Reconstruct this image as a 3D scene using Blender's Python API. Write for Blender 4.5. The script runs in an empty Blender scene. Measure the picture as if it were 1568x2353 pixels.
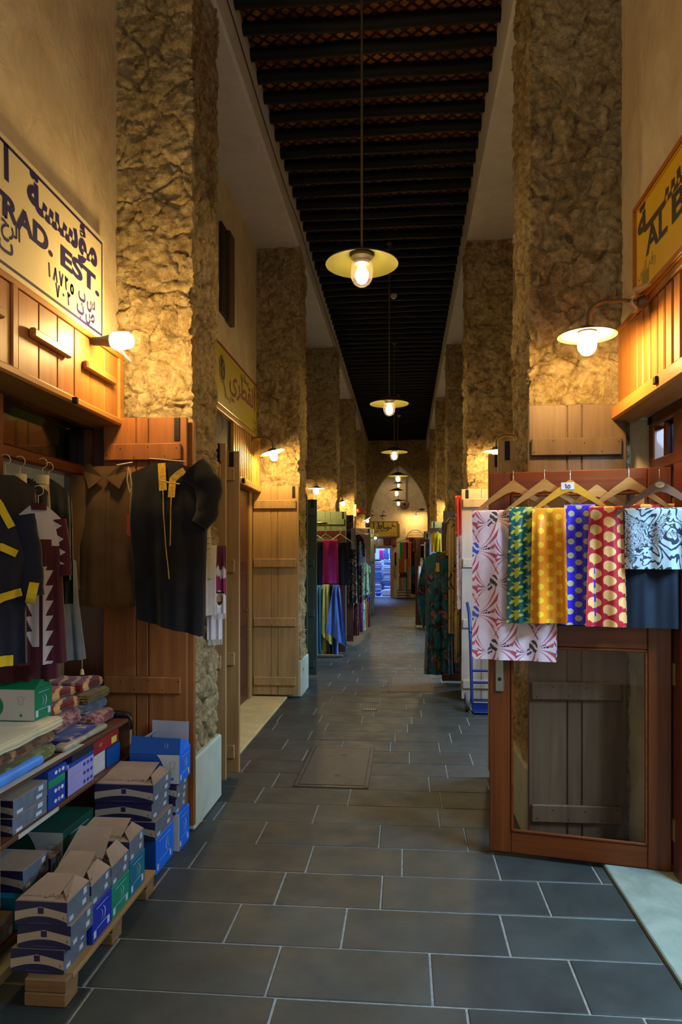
import bpy, bmesh, math, random
from math import sin, cos, pi, radians, sqrt, atan, atan2, floor
from mathutils import Matrix, Vector, noise
from mathutils.geometry import tessellate_polygon

random.seed(7)
SC = bpy.context.scene
COL = SC.collection

# ------------------------------------------------------------ camera geometry
FPX, CXP, HZP, EYE = 1650.0, 784.0, 1282.0, 1.63
YAW = atan(146 / 1650.0)
def _dir(px):
    u = (px - CXP) / FPX
    return -sin(YAW) + u * cos(YAW), cos(YAW) + u * sin(YAW)
def at_y(px, py, Y):
    dx, dy = _dir(px); d = Y / dy
    return Vector((dx * d, Y, EYE - (py - HZP) * d / FPX))
def at_x(px, py, X):
    dx, dy = _dir(px); d = X / dx
    return Vector((X, dy * d, EYE - (py - HZP) * d / FPX))
def at_z(px, py, Z):
    dx, dy = _dir(px); d = (EYE - Z) * FPX / (py - HZP)
    return Vector((dx * d, dy * d, Z))

cam = bpy.data.cameras.new('camera')
cam.sensor_fit = 'AUTO'; cam.sensor_width = 36.0
cam.lens = FPX / 2353.0 * 36.0
cam.shift_y = (HZP - 1176.5) / 2353.0
cam.clip_start = 0.05; cam.clip_end = 200
cam_o = bpy.data.objects.new('camera', cam); COL.objects.link(cam_o)
cam_o.location = (0, 0, EYE); cam_o.rotation_euler = (pi / 2, 0, YAW)
SC.camera = cam_o

# ------------------------------------------------------------ mesh builder
class MB:
    def __init__(s):
        s.v = []; s.f = []; s.uv = []; s.mi = []; s.M = Matrix.Identity(4)
    def add(s, verts, faces, uvs=None, mi=0):
        b = len(s.v)
        for p in verts: s.v.append(s.M @ Vector(p))
        s.uv.extend(uvs if uvs else [(p[0], p[2]) for p in verts])
        for f in faces: s.f.append([b + i for i in f]); s.mi.append(mi)
        return s
    def box(s, x0, y0, z0, x1, y1, z1, b=0.0, mi=0):
        if x1 < x0: x0, x1 = x1, x0
        if y1 < y0: y0, y1 = y1, y0
        if z1 < z0: z0, z1 = z1, z0
        b = min(b, (x1 - x0) * .45, (y1 - y0) * .45, (z1 - z0) * .45)
        if b <= 0:
            v = [(x0,y0,z0),(x1,y0,z0),(x1,y1,z0),(x0,y1,z0),(x0,y0,z1),(x1,y0,z1),(x1,y1,z1),(x0,y1,z1)]
            f = [(0,3,2,1),(4,5,6,7),(0,1,5,4),(1,2,6,5),(2,3,7,6),(3,0,4,7)]
            return s.add(v, f, mi=mi)
        v = []; idx = {}
        for sx in (0,1):
            for sy in (0,1):
                for sz in (0,1):
                    X = (x0,x1)[sx]; Y = (y0,y1)[sy]; Z = (z0,z1)[sz]
                    ix = X + (b if sx == 0 else -b); iy = Y + (b if sy == 0 else -b); iz = Z + (b if sz == 0 else -b)
                    for k, p in enumerate(((X,iy,iz),(ix,Y,iz),(ix,iy,Z))):
                        idx[sx,sy,sz,k] = len(v); v.append(p)
        I = lambda a,b_,c,k: idx[a,b_,c,k]
        f = []
        f.append([I(0,0,0,0),I(0,0,1,0),I(0,1,1,0),I(0,1,0,0)]); f.append([I(1,0,0,0),I(1,1,0,0),I(1,1,1,0),I(1,0,1,0)])
        f.append([I(0,0,0,1),I(1,0,0,1),I(1,0,1,1),I(0,0,1,1)]); f.append([I(0,1,0,1),I(0,1,1,1),I(1,1,1,1),I(1,1,0,1)])
        f.append([I(0,0,0,2),I(0,1,0,2),I(1,1,0,2),I(1,0,0,2)]); f.append([I(0,0,1,2),I(1,0,1,2),I(1,1,1,2),I(0,1,1,2)])
        for a in (0,1):
            for c in (0,1):
                f.append([I(a,c,0,0),I(a,c,0,1),I(a,c,1,1),I(a,c,1,0)])
                f.append([I(a,0,c,0),I(a,0,c,2),I(a,1,c,2),I(a,1,c,0)])
                f.append([I(0,a,c,1),I(0,a,c,2),I(1,a,c,2),I(1,a,c,1)])
                for d in (0,1): f.append([I(a,c,d,0),I(a,c,d,1),I(a,c,d,2)])
        return s.add(v, f, mi=mi)
    def tube(s, pts, r, seg=8, mi=0, cap=True):
        pts = [Vector(p) for p in pts]; n = len(pts)
        rr = r if isinstance(r, (list, tuple)) else [r] * n
        v = []; f = []; up = None
        for i, p in enumerate(pts):
            t = (pts[min(i+1,n-1)] - pts[max(i-1,0)])
            t = t.normalized() if t.length > 1e-9 else Vector((0,0,1))
            if up is None:
                up = Vector((0,0,1)) if abs(t.z) < .9 else Vector((1,0,0))
            a = t.cross(up)
            if a.length < 1e-6: a = t.cross(Vector((0,1,0)))
            a.normalize(); b = a.cross(t).normalized(); up = b
            for k in range(seg):
                q = 2*pi*k/seg
                v.append(p + a*(cos(q)*rr[i]) + b*(sin(q)*rr[i]))
        for i in range(n-1):
            for k in range(seg):
                k2 = (k+1) % seg
                f.append((i*seg+k, i*seg+k2, (i+1)*seg+k2, (i+1)*seg+k))
        if cap:
            f.append(tuple(range(seg-1,-1,-1))); f.append(tuple((n-1)*seg+k for k in range(seg)))
        return s.add([tuple(x) for x in v], f, mi=mi)
    def lathe(s, prof, seg=32, c=(0,0,0), mi=0):
        v = []; f = []; n = len(prof)
        for (r, z) in prof:
            for k in range(seg):
                q = 2*pi*k/seg; v.append((c[0]+r*cos(q), c[1]+r*sin(q), c[2]+z))
        for i in range(n-1):
            for k in range(seg):
                k2 = (k+1) % seg
                f.append((i*seg+k, i*seg+k2, (i+1)*seg+k2, (i+1)*seg+k))
        return s.add(v, f, mi=mi)
    def loft(s, rings, cap=True, uvs=None, mi=0):
        n = len(rings[0]); v = [p for r in rings for p in r]; f = []
        for i in range(len(rings)-1):
            for k in range(n):
                k2 = (k+1) % n
                f.append((i*n+k, i*n+k2, (i+1)*n+k2, (i+1)*n+k))
        if cap:
            f.append(tuple(range(n-1,-1,-1))); f.append(tuple((len(rings)-1)*n+k for k in range(n)))
        return s.add(v, f, uvs=uvs, mi=mi)
    def grid(s, fn, nu, nv, uvfn=None, mi=0):
        v = []; uv = []; f = []
        for j in range(nv+1):
            for i in range(nu+1):
                a, b = i/nu, j/nv
                v.append(fn(a, b)); uv.append(uvfn(a, b) if uvfn else (a, b))
        for j in range(nv):
            for i in range(nu):
                q = j*(nu+1)+i
                f.append((q, q+1, q+nu+2, q+nu+1))
        return s.add(v, f, uvs=uv, mi=mi)
    def prism(s, poly, t, mi=0):
        """poly in local x,z ; extruded in y from 0 to t"""
        n = len(poly)
        v = [(x,0,z) for x,z in poly] + [(x,t,z) for x,z in poly]
        f = [tuple(range(n)), tuple(range(2*n-1,n-1,-1))]
        for i in range(n):
            j = (i+1) % n
            f.append((i, n+i, n+j, j))
        return s.add(v, f, mi=mi)
    def mesh(s, name, smooth=None):
        me = bpy.data.meshes.new(name)
        me.from_pydata([tuple(p) for p in s.v], [], s.f)
        if len(s.uv) == len(s.v):
            ul = me.uv_layers.new(name='UVMap')
            for li, l in enumerate(me.loops): ul.data[li].uv = s.uv[l.vertex_index]
        for p, m in zip(me.polygons, s.mi): p.material_index = m
        bm = bmesh.new(); bm.from_mesh(me); bmesh.ops.recalc_face_normals(bm, faces=bm.faces); bm.to_mesh(me); bm.free()
        if smooth is not None:
            me.shade_smooth(); me.set_sharp_from_angle(angle=radians(smooth))
        me.update()
        return me
    def build(s, name, mats, parent=None, smooth=None, solid=0.0, loc=None):
        me = s.mesh(name, smooth)
        for m in (mats if isinstance(mats, (list, tuple)) else [mats]): me.materials.append(m)
        o = bpy.data.objects.new(name, me); COL.objects.link(o)
        if parent: o.parent = parent
        if loc: o.location = loc
        if solid:
            md = o.modifiers.new('thickness', 'SOLIDIFY'); md.thickness = solid; md.offset = 0
        return o

def thing(name, label, cat, loc=(0,0,0), rot=0, group=None):
    o = bpy.data.objects.new(name, None); COL.objects.link(o)
    o.empty_display_size = .05
    o.location = loc
    o.rotation_euler = rot if isinstance(rot, (tuple, list)) else (0, 0, rot)
    return tag(o, label, cat, group)
def tag(o, label, cat, group=None):
    o['label'] = label; o['category'] = cat
    if group: o['group'] = group
    return o
def struct(o):
    o['kind'] = 'structure'; return o
def copy_tree(o, parent=None, **kw):
    c = o.copy(); COL.objects.link(c)
    if parent: c.parent = parent
    for ch in list(o.children): copy_tree(ch, c)
    for k, val in kw.items():
        if k in ('label', 'group', 'category'): c[k] = val
        else: setattr(c, k, val)
    return c

# ------------------------------------------------------------ lettering
_AR = {}
for _c, _k, _d in [('ا',0xFE8D,0),('أ',0xFE83,0),('ؤ',0xFE85,0),('ب',0xFE8F,1),('ة',0xFE93,0),('ت',0xFE95,1),('ج',0xFE9D,1),('ح',0xFEA1,1),('خ',0xFEA5,1),('د',0xFEA9,0),('ر',0xFEAD,0),('س',0xFEB1,1),('ش',0xFEB5,1),('ص',0xFEB9,1),('ط',0xFEC1,1),('ع',0xFEC9,1),('ف',0xFED1,1),('ق',0xFED5,1),('ك',0xFED9,1),('ل',0xFEDD,1),('م',0xFEE1,1),('ن',0xFEE5,1),('ه',0xFEE9,1),('و',0xFEED,0),('ي',0xFEF1,1)]:
    _AR[_c] = (_k, _d)
def shape(t):
    out = []; i = 0; n = len(t)
    jn = lambda ch: ch == 'ـ' or (ch in _AR and _AR[ch][1])
    ja = lambda ch: ch == 'ـ' or ch in _AR
    while i < n:
        ch = t[i]; prev = i > 0 and jn(t[i-1]) and ja(ch)
        if ch == 'ل' and i+1 < n and t[i+1] == 'ا':
            out.append(chr(0xFEFC if prev else 0xFEFB)); i += 2; continue
        if ch in _AR:
            code, dual = _AR[ch]; nxt = dual and i+1 < n and ja(t[i+1])
            out.append(chr(code + ((3 if nxt else 1) if prev else (2 if nxt else 0))))
        else: out.append(ch)
        i += 1
    r = []; run = []
    for ch in out:
        if ch.isdigit(): run.append(ch)
        else:
            if run: r.append(''.join(run)); run = []
            r.append(ch)
    if run: r.append(''.join(run))
    return ''.join(reversed(r))

_text_cache = {}
def text_polys(s, bold):
    key = (s, bold)
    if key in _text_cache: return _text_cache[key]
    c = bpy.data.curves.new('lettering', 'FONT'); c.body = s; c.size = 1
    o = bpy.data.objects.new('lettering', c); COL.objects.link(o)
    dg = bpy.context.evaluated_depsgraph_get()
    cu = o.evaluated_get(dg).to_curve(dg)
    polys = []
    for sp in cu.splines:
        P = []
        bp = sp.bezier_points; n = len(bp)
        for i in range(n):
            a, b = bp[i], bp[(i+1) % n]
            p0, p1, p2, p3 = a.co, a.handle_right, b.handle_left, b.co
            straight = abs((p1-p0).cross(p3-p0).length) < 1e-5 and abs((p2-p0).cross(p3-p0).length) < 1e-5
            K = 1 if straight else 5
            for k in range(K):
                t = k/K
                q = p0*(1-t)**3 + p1*3*t*(1-t)**2 + p2*3*t*t*(1-t) + p3*t**3
                if not P or (Vector((q.x,q.y)) - P[-1]).length > 1e-4: P.append(Vector((q.x, q.y)))
        if len(P) > 2: polys.append(P)
    bpy.data.objects.remove(o); bpy.data.curves.remove(c)
    area = lambda P: sum(P[i].x*P[(i+1)%len(P)].y - P[(i+1)%len(P)].x*P[i].y for i in range(len(P)))/2
    if not polys: return [], 0
    big = max(polys, key=lambda P: abs(area(P))); sg = 1 if area(big) > 0 else -1
    if bold:
        np_ = []
        for P in polys:
            n = len(P); Q = []
            for i in range(n):
                e0 = (P[i]-P[i-1]); e1 = (P[(i+1)%n]-P[i])
                if e0.length < 1e-9 or e1.length < 1e-9: Q.append(P[i]); continue
                n0 = Vector((e0.y,-e0.x)).normalized()*sg; n1 = Vector((e1.y,-e1.x)).normalized()*sg
                m = n0+n1
                if m.length < 1e-3: m = n0
                m.normalize(); k = max(.5, m.dot(n1))
                Q.append(P[i] + m*(bold/k))
            np_.append(Q)
        polys = np_
    def inside(p, P):
        c_ = False; n = len(P)
        for i in range(n):
            a, b = P[i], P[i-1]
            if (a.y > p.y) != (b.y > p.y) and p.x < (b.x-a.x)*(p.y-a.y)/(b.y-a.y)+a.x: c_ = not c_
        return c_
    outs = [P for P in polys if area(P)*sg > 0]; holes = [P for P in polys if area(P)*sg <= 0]
    groups = [[P] for P in outs]
    for h in holes:
        cand = [g for g in groups if inside(h[0], g[0])]
        if cand: min(cand, key=lambda g: abs(area(g[0]))).append(h)
    res = []
    for gi, g in enumerate(groups):
        flat = [p for P in g for p in P]
        try: tri = tessellate_polygon([[Vector((p.x,p.y,0)) for p in P] for P in g])
        except Exception: continue
        res.append((flat, tri))
    xs = [p.x for fl, _ in res for p in fl]
    out = (res, min(xs), max(xs))
    _text_cache[key] = out
    return out
def text_into(mb, s, M, size, align='c', bold=0.0, width=None, rtl=False, mi=0):
    """lettering in local x (right) / y (up) of matrix M; width rescales to that width"""
    got = text_polys(shape(s) if rtl else s, bold)
    if len(got) < 3: return
    res, x0, x1 = got
    sx = size if width is None else width/(x1-x0)
    off = {'c': -(x0+x1)/2, 'l': -x0, 'r': -x1}[align]
    old = mb.M; mb.M = M
    for k, (fl, tri) in enumerate(res):
        mb.add([((p.x+off)*sx, p.y*size, 0.00003*(k % 7)) for p in fl], [tuple(t) for t in tri], mi=mi)
    mb.M = old
def frame(o, right, up):
    r = Vector(right).normalized(); u = Vector(up).normalized(); n = r.cross(u)
    return Matrix(((r.x,u.x,n.x,o[0]),(r.y,u.y,n.y,o[1]),(r.z,u.z,n.z,o[2]),(0,0,0,1)))

# ------------------------------------------------------------ node helpers
class X:
    def __init__(s, nt, k): s.nt = nt; s.k = k
    def _m(s, op, *a):
        n = s.nt.nodes.new('ShaderNodeMath'); n.operation = op
        for i, q in enumerate((s,) + a):
            if isinstance(q, X): s.nt.links.new(q.k, n.inputs[i])
            else: n.inputs[i].default_value = q
        return X(s.nt, n.outputs[0])
    def __add__(s, o): return s._m('ADD', o)
    __radd__ = __add__
    def __sub__(s, o): return s._m('SUBTRACT', o)
    def __rsub__(s, o): return (s*-1)+o
    def __mul__(s, o): return s._m('MULTIPLY', o)
    __rmul__ = __mul__
    def __truediv__(s, o): return s._m('DIVIDE', o)
    def lt(s, o): return s._m('LESS_THAN', o)
    def gt(s, o): return s._m('GREATER_THAN', o)
    def frac(s): return s._m('FRACT')
    def floor(s): return s._m('FLOOR')
    def sin(s): return s._m('SINE')
    def cos(s): return s._m('COSINE')
    def abs(s): return s._m('ABSOLUTE')
    def sqrt(s): return s._m('SQRT')
    def min(s, o): return s._m('MINIMUM', o)
    def max(s, o): return s._m('MAXIMUM', o)
    def mod(s, o): return s._m('FLOORED_MODULO', o)
    def atan2(s, o): return s._m('ARCTAN2', o)
    def pow(s, o): return s._m('POWER', o)
def lin(c):
    """8-bit sRGB triple -> linear rgba"""
    return tuple((x/255/12.92) if x/255 <= .04045 else ((x/255+.055)/1.055)**2.4 for x in c) + (1,)
class NT:
    def __init__(s, name):
        s.m = bpy.data.materials.new(name); s.m.use_nodes = True
        s.t = s.m.node_tree; s.b = s.t.nodes['Principled BSDF']
    def new(s, typ, **kw):
        n = s.t.nodes.new(typ)
        for k, v in kw.items(): setattr(n, k, v)
        return n
    def link(s, a, b): s.t.links.new(a.k if isinstance(a, X) else a, b)
    def uv(s):
        n = s.new('ShaderNodeUVMap'); q = s.new('ShaderNodeSeparateXYZ'); s.link(n.outputs[0], q.inputs[0])
        return X(s.t, q.outputs[0]), X(s.t, q.outputs[1])
    def oc(s):
        n = s.new('ShaderNodeTexCoord'); return n.outputs['Object']
    def gen_xyz(s, sock=None):
        q = s.new('ShaderNodeSeparateXYZ'); s.link(sock or s.oc(), q.inputs[0])
        return [X(s.t, o) for o in q.outputs]
    def noise(s, scale, detail=3, vec=None, rough=.5, dist=0, stretch=None):
        n = s.new('ShaderNodeTexNoise'); n.inputs['Scale'].default_value = scale; n.inputs['Detail'].default_value = detail
        n.inputs['Roughness'].default_value = rough; n.inputs['Distortion'].default_value = dist
        v = vec or s.oc()
        if stretch:
            mp = s.new('ShaderNodeMapping'); mp.inputs['Scale'].default_value = stretch; s.link(v, mp.inputs[0]); v = mp.outputs[0]
        s.link(v, n.inputs['Vector'])
        return X(s.t, n.outputs[0])
    def voro(s, scale, feature='F1', vec=None, out='Distance', rnd=1):
        n = s.new('ShaderNodeTexVoronoi', feature=feature); n.inputs['Scale'].default_value = scale; n.inputs['Randomness'].default_value = rnd
        s.link(vec or s.oc(), n.inputs['Vector'])
        return X(s.t, n.outputs[out])
    def ramp(s, fac, stops):
        n = s.new('ShaderNodeValToRGB'); e = n.color_ramp.elements
        while len(e) < len(stops): e.new(.5)
        for q, (p, c) in zip(e, stops): q.position = p; q.color = c
        s.link(fac, n.inputs[0]); return n.outputs[0]
    def mix(s, fac, a, b, mode='MIX'):
        n = s.new('ShaderNodeMix', data_type='RGBA', blend_type=mode)
        for i, q in ((0, fac), (6, a), (7, b)):
            if isinstance(q, X): s.t.links.new(q.k, n.inputs[i])
            elif isinstance(q, (int, float)): n.inputs[i].default_value = q
            elif isinstance(q, tuple): n.inputs[i].default_value = q
            else: s.t.links.new(q, n.inputs[i])
        return n.outputs[2]
    def color(s, c):
        if isinstance(c, tuple): s.b.inputs['Base Color'].default_value = c
        else: s.link(c, s.b.inputs['Base Color'])
        return s
    def set(s, rough=.6, metal=0, spec=.5, sheen=0, coat=0):
        i = s.b.inputs
        i['Roughness'].default_value = rough; i['Metallic'].default_value = metal; i['Specular IOR Level'].default_value = spec
        i['Sheen Weight'].default_value = sheen; i['Coat Weight'].default_value = coat
        return s
    def bump(s, h, strength=.4, dist=.01):
        n = s.new('ShaderNodeBump'); n.inputs['Strength'].default_value = strength; n.inputs['Distance'].default_value = dist
        s.link(h, n.inputs['Height']); s.link(n.outputs[0], s.b.inputs['Normal']); return s

_M = {}
def plain(name, c, rough=.6, metal=0, spec=.5, var=.12, scale=6):
    """one colour with slight mottling"""
    if name in _M: return _M[name]
    t = NT(name); L = lin(c)
    d = tuple(x*(1-var) for x in L[:3])+(1,); h = tuple(min(1,x*(1+var)) for x in L[:3])+(1,)
    t.color(t.ramp(t.noise(scale, 4), [(.3,d),(.7,h)])); t.set(rough, metal, spec)
    _M[name] = t.m; return t.m
def cloth(name, c, rough=.85, sheen=.15, weave=900, sat=None, spec=.2):
    if name in _M: return _M[name]
    t = NT(name); L = lin(c)
    d = tuple(x*.82 for x in L[:3])+(1,); h = tuple(min(1,x*1.12) for x in L[:3])+(1,)
    t.color(t.ramp(t.noise(9, 4), [(.3,d),(.7,h)])); t.set(rough, 0, spec, sheen)
    t.bump(t.noise(weave, 2), .15, .001)
    _M[name] = t.m; return t.m
def wood(name, c1, c2, rough=.5, axis='z', spec=.4, scale=1.0, coat=0, dirt=0.0):
    if name in _M: return _M[name]
    t = NT(name)
    st = {'z': (14,14,.7), 'x': (.7,14,14), 'y': (14,.7,14)}[axis]
    g = t.noise(1.6*scale, 6, stretch=st, rough=.62, dist=.6)
    col = t.ramp(g, [(.25, lin(c1)), (.75, lin(c2))])
    if dirt:
        k = t.noise(2.2, 5, stretch=tuple(1 if q > 1 else .35 for q in st))
        col = t.mix(t.ramp(k, [(.5,(0,0,0,1)),(.72,(dirt,dirt,dirt,1))]), col, lin((45,34,26)))
    t.color(col); t.set(rough, 0, spec, coat=coat)
    t.bump(g, .12, .004)
    _M[name] = t.m; return t.m
def emit(name, c, power):
    if name in _M: return _M[name]
    t = NT(name); t.color((0,0,0,1)); t.b.inputs['Emission Color'].default_value = c; t.b.inputs['Emission Strength'].default_value = power
    _M[name] = t.m; return t.m
def glass(name, tint=(1,1,1,1), refl=1.0, rough=.02):
    """thin pane: clear, with a mirror sheen that grows towards grazing angles"""
    if name in _M: return _M[name]
    m = bpy.data.materials.new(name); m.use_nodes = True; t = m.node_tree; t.nodes.clear()
    o = t.nodes.new('ShaderNodeOutputMaterial'); mx = t.nodes.new('ShaderNodeMixShader'); tr = t.nodes.new('ShaderNodeBsdfTransparent')
    gl = t.nodes.new('ShaderNodeBsdfGlossy'); lw = t.nodes.new('ShaderNodeLayerWeight')
    tr.inputs[0].default_value = tint; gl.inputs['Roughness'].default_value = rough; lw.inputs[0].default_value = .5
    f = (X(t, lw.outputs['Facing']).pow(4.0) * .85 + .045) * refl
    t.links.new(f.k, mx.inputs[0]); t.links.new(tr.outputs[0], mx.inputs[1]); t.links.new(gl.outputs[0], mx.inputs[2]); t.links.new(mx.outputs[0], o.inputs[0])
    _M[name] = m; return m
# ============================================================ makers shared by several places
M_DARK = plain('black iron', (26,24,23), .5, .4)
M_NAIL = plain('nail heads', (30,26,24), .6, .3)
def leaf(label, x0, x1, y, ztop, mat, zb=.05, group=None, hinge='r', battens=(.2,.885,1.57,2.25), name='shutter_leaf', th=.034, rot=0, strap=True, cat='shutter'):
    """planked shutter leaf; front (towards -y) at y"""
    w = x1-x0
    t = thing(name, label, cat, (x0, y, zb), rot, group)
    h = ztop-zb
    m = MB(); g = .006
    for a, b in ((0,.395),(.395,.545),(.545,1)):
        m.box(a*w+g/2*(a>0), 0, 0, b*w-g/2*(b<1), th, h, .004)
    m.box(.01, .012, .01, w-.01, th-.002, h-.01)
    m.build('boards', mat, t)
    rg = random.Random(int(abs(x0*100)+y*10))
    for zc in battens:
        if zc+.05 > ztop: continue
        m = MB(); m.box(.012, -.024, zc-.05-zb, w-.03, -.0005, zc+.05-zb, .006)
        for k in range(6):
            nx, nz = w*(.06+.17*k)+rg.uniform(-.01,.01), zc-zb+(.025 if k % 2 else -.025)+rg.uniform(-.008,.008)
            m.tube([(nx,-.0235,nz),(nx,-.0252,nz)], .0042, 8, mi=1)
        m.build('batten', [mat, M_NAIL], t)
    if strap:
        m = MB(); hx = w-.075 if hinge == 'r' else .045
        m.box(hx, -.006, h-.14, hx+.035, 0, h-.005, .003)
        for k in range(3): m.tube([(hx+.0175,-.006,h-.03-.045*k),(hx+.0175,-.009,h-.03-.045*k)], .005, 8)
        m.build('hinge_strap', M_DARK, t)
    return t

def softbox(m, x0, y0, z0, x1, y1, z1, r, n=10, amp=.004, layers=0, seed=0, sag=0, mi=0):
    """rounded, slightly lumpy slab: folded cloth, bags, cushions"""
    c = Vector(((x0+x1)/2, (y0+y1)/2, (z0+z1)/2)); hx, hy, hz = (x1-x0)/2, (y1-y0)/2, (z1-z0)/2
    r = min(r, hz*.98, hx*.9, hy*.9)
    for ax in range(3):
        for sg in (-1, 1):
            v = []; f = []; uv = []
            for j in range(n+1):
                for i in range(n+1):
                    a, b = -1+2*i/n, -1+2*j/n
                    a = math.copysign(abs(a)**.8, a); b = math.copysign(abs(b)**.8, b)
                    p = [0,0,0]; p[ax] = sg; p[(ax+1)%3] = a; p[(ax+2)%3] = b
                    q = Vector((p[0]*hx, p[1]*hy, p[2]*hz))
                    inn = Vector((max(-hx+r,min(hx-r,q.x)), max(-hy+r,min(hy-r,q.y)), max(-hz+r,min(hz-r,q.z))))
                    d = q-inn
                    if d.length > 1e-9: q = inn+d.normalized()*r
                    w = c+q
                    k = noise.noise(Vector((w.x*9+seed*3.1, w.y*9, w.z*14)))*amp
                    nrm = d.normalized() if d.length > 1e-9 else Vector((0,0,0))
                    if nrm.length < .5: nrm = Vector(tuple((sg if e == ax else 0) for e in range(3)))
                    w = w+nrm*k
                    if layers and abs(nrm.z) < .7:
                        gz = abs(sin(pi*layers*(q.z+hz)/(2*hz)))
                        w = w-Vector((nrm.x,nrm.y,0))*(.010*(1-gz)**2)
                    if sag: w.z -= sag*((q.x/hx)**2+(q.y/hy)**2)*.5*(1 if q.z > 0 else 0)
                    v.append(tuple(w)); uv.append((w.x, w.y) if ax == 2 else (w.x+w.y, w.z))
            for j in range(n):
                for i in range(n):
                    k = j*(n+1)+i; f.append((k,k+1,k+n+2,k+n+1))
            m.add(v, f, uvs=uv, mi=mi)
    return m

class Garment:
    """hollow hanging body: a runs across (-1..1), t from shoulder (0) to hem (1); front looks to -y"""
    def __init__(s, ws, wm, wh, h, depth, slope=.09, neck=.07, folds=5, famp=.012, seed=0, skew=0.0, lean=0.0):
        s.ws, s.wm, s.wh, s.h, s.d, s.sl, s.nk, s.fo, s.fa, s.seed, s.skew, s.lean = ws, wm, wh, h, depth, slope, neck, folds, famp, seed, skew, lean
    def half(s, t):
        k = min(1, t/.35)
        a = s.ws+(s.wm-s.ws)*(k*k*(3-2*k))
        if t > .35: a += (s.wh-s.wm)*((t-.35)/.65)
        return a
    def S(s, a, t, side=-1, off=0.0):
        w = s.half(t)
        x = a*w + s.lean*t
        top = -s.sl*max(0, abs(a)-s.nk/s.ws)/(1-s.nk/s.ws)
        z = top*(1-t) - (s.h+s.skew*a)*t
        prof = sqrt(max(0, 1-a*a))**.7
        dep = s.d*(.28+.72*min(1, t*3.5))*prof
        f = s.fa*t*(sin(s.fo*a*pi+s.seed*1.7+t*1.1)+.5*sin(s.fo*2.3*a*pi+s.seed))
        wr = .35*s.fa*noise.noise(Vector((x*14+s.seed, z*7, s.seed*3.3)))
        y = side*(dep+off)+(f+wr)*(1 if side < 0 else .6)
        return (x, y, z)
    def build(s, mat, parent, name='body', nu=28, nv=26, smooth=70):
        m = MB(); rings = []; uvs = []
        for j in range(nv+1):
            t = j/nv; R = []
            for i in range(nu+1):
                a = -1+2*i/nu; p = s.S(a, t, -1); R.append(p); uvs.append((p[0], p[2]))
            for i in range(nu-1, 0, -1):
                a = -1+2*i/nu; p = s.S(a, t, 1); R.append(p); uvs.append((p[0]+.6, p[2]))
            rings.append(R)
        m.loft(rings, cap=False, uvs=uvs)
        return m.build(name, mat, parent, smooth=smooth)
    def strip(s, path, w, mat, parent, name, off=.006, n=14):
        """band sewn on the front along [(a,t),...]"""
        P = [Vector(s.S(a, t, -1, off)) for a, t in s._dense(path, n)]
        m = MB(); v = []; f = []
        for i, p in enumerate(P):
            d = P[min(i+1,len(P)-1)]-P[max(i-1,0)]
            sd = d.cross(Vector((0,1,0))); sd.normalize()
            v += [tuple(p-sd*w/2), tuple(p+sd*w/2)]
            if i: f.append((2*i-2, 2*i-1, 2*i+1, 2*i))
        m.add(v, f)
        return m.build(name, mat, parent, solid=.003)
    def _dense(s, path, n):
        out = []
        for (a0,t0),(a1,t1) in zip(path, path[1:]):
            for k in range(n): out.append((a0+(a1-a0)*k/n, t0+(t1-t0)*k/n))
        return out+[path[-1]]
def sleeve(parent, mat, pts, r0, r1, name='sleeve', flat=.55, seed=0, cuff=None):
    pts = [Vector(p) for p in pts]; m = MB(); rings = []; uvs = []; K = 14; n = len(pts)
    # resample
    Q = []
    for a, b in zip(pts, pts[1:]):
        for k in range(5): Q.append(a+(b-a)*k/5)
    Q.append(pts[-1]); n = len(Q)
    for i, p in enumerate(Q):
        tt = i/(n-1); r = r0+(r1-r0)*tt
        d = (Q[min(i+1,n-1)]-Q[max(i-1,0)]).normalized()
        sx = d.cross(Vector((0,1,0))).normalized(); sy = sx.cross(d).normalized()
        R = []
        for k in range(K):
            q = 2*pi*k/K
            wob = 1+.10*noise.noise(Vector((tt*6+seed, k*.7, seed)))+.05*sin(tt*19+k)
            w = p+sx*cos(q)*r*wob+sy*sin(q)*r*flat*wob
            R.append(tuple(w)); uvs.append((cos(q)*r+.35, w.z))
        rings.append(R)
    m.loft(rings, cap=True, uvs=uvs)
    return m.build(name, mat, parent, smooth=70)
def hook(parent, mat, z0, h=.10, r=.022, rot=0.0, th=.0022, name='hook'):
    pts = [(0,0,z0),(0,0,z0+h*.45)]
    for k in range(11):
        a = -pi/2+pi*1.25*k/10
        pts.append((r*cos(a)*cos(rot), r*cos(a)*sin(rot), z0+h*.45+r+r*sin(a)))
    m = MB(); m.tube(pts, th, 8); return m.build(name, mat, parent, smooth=60)
M_WIRE = plain('pale wire', (176,164,138), .4, .3)
M_WPLASTIC = plain('white hanger plastic', (206,206,200), .4)

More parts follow.
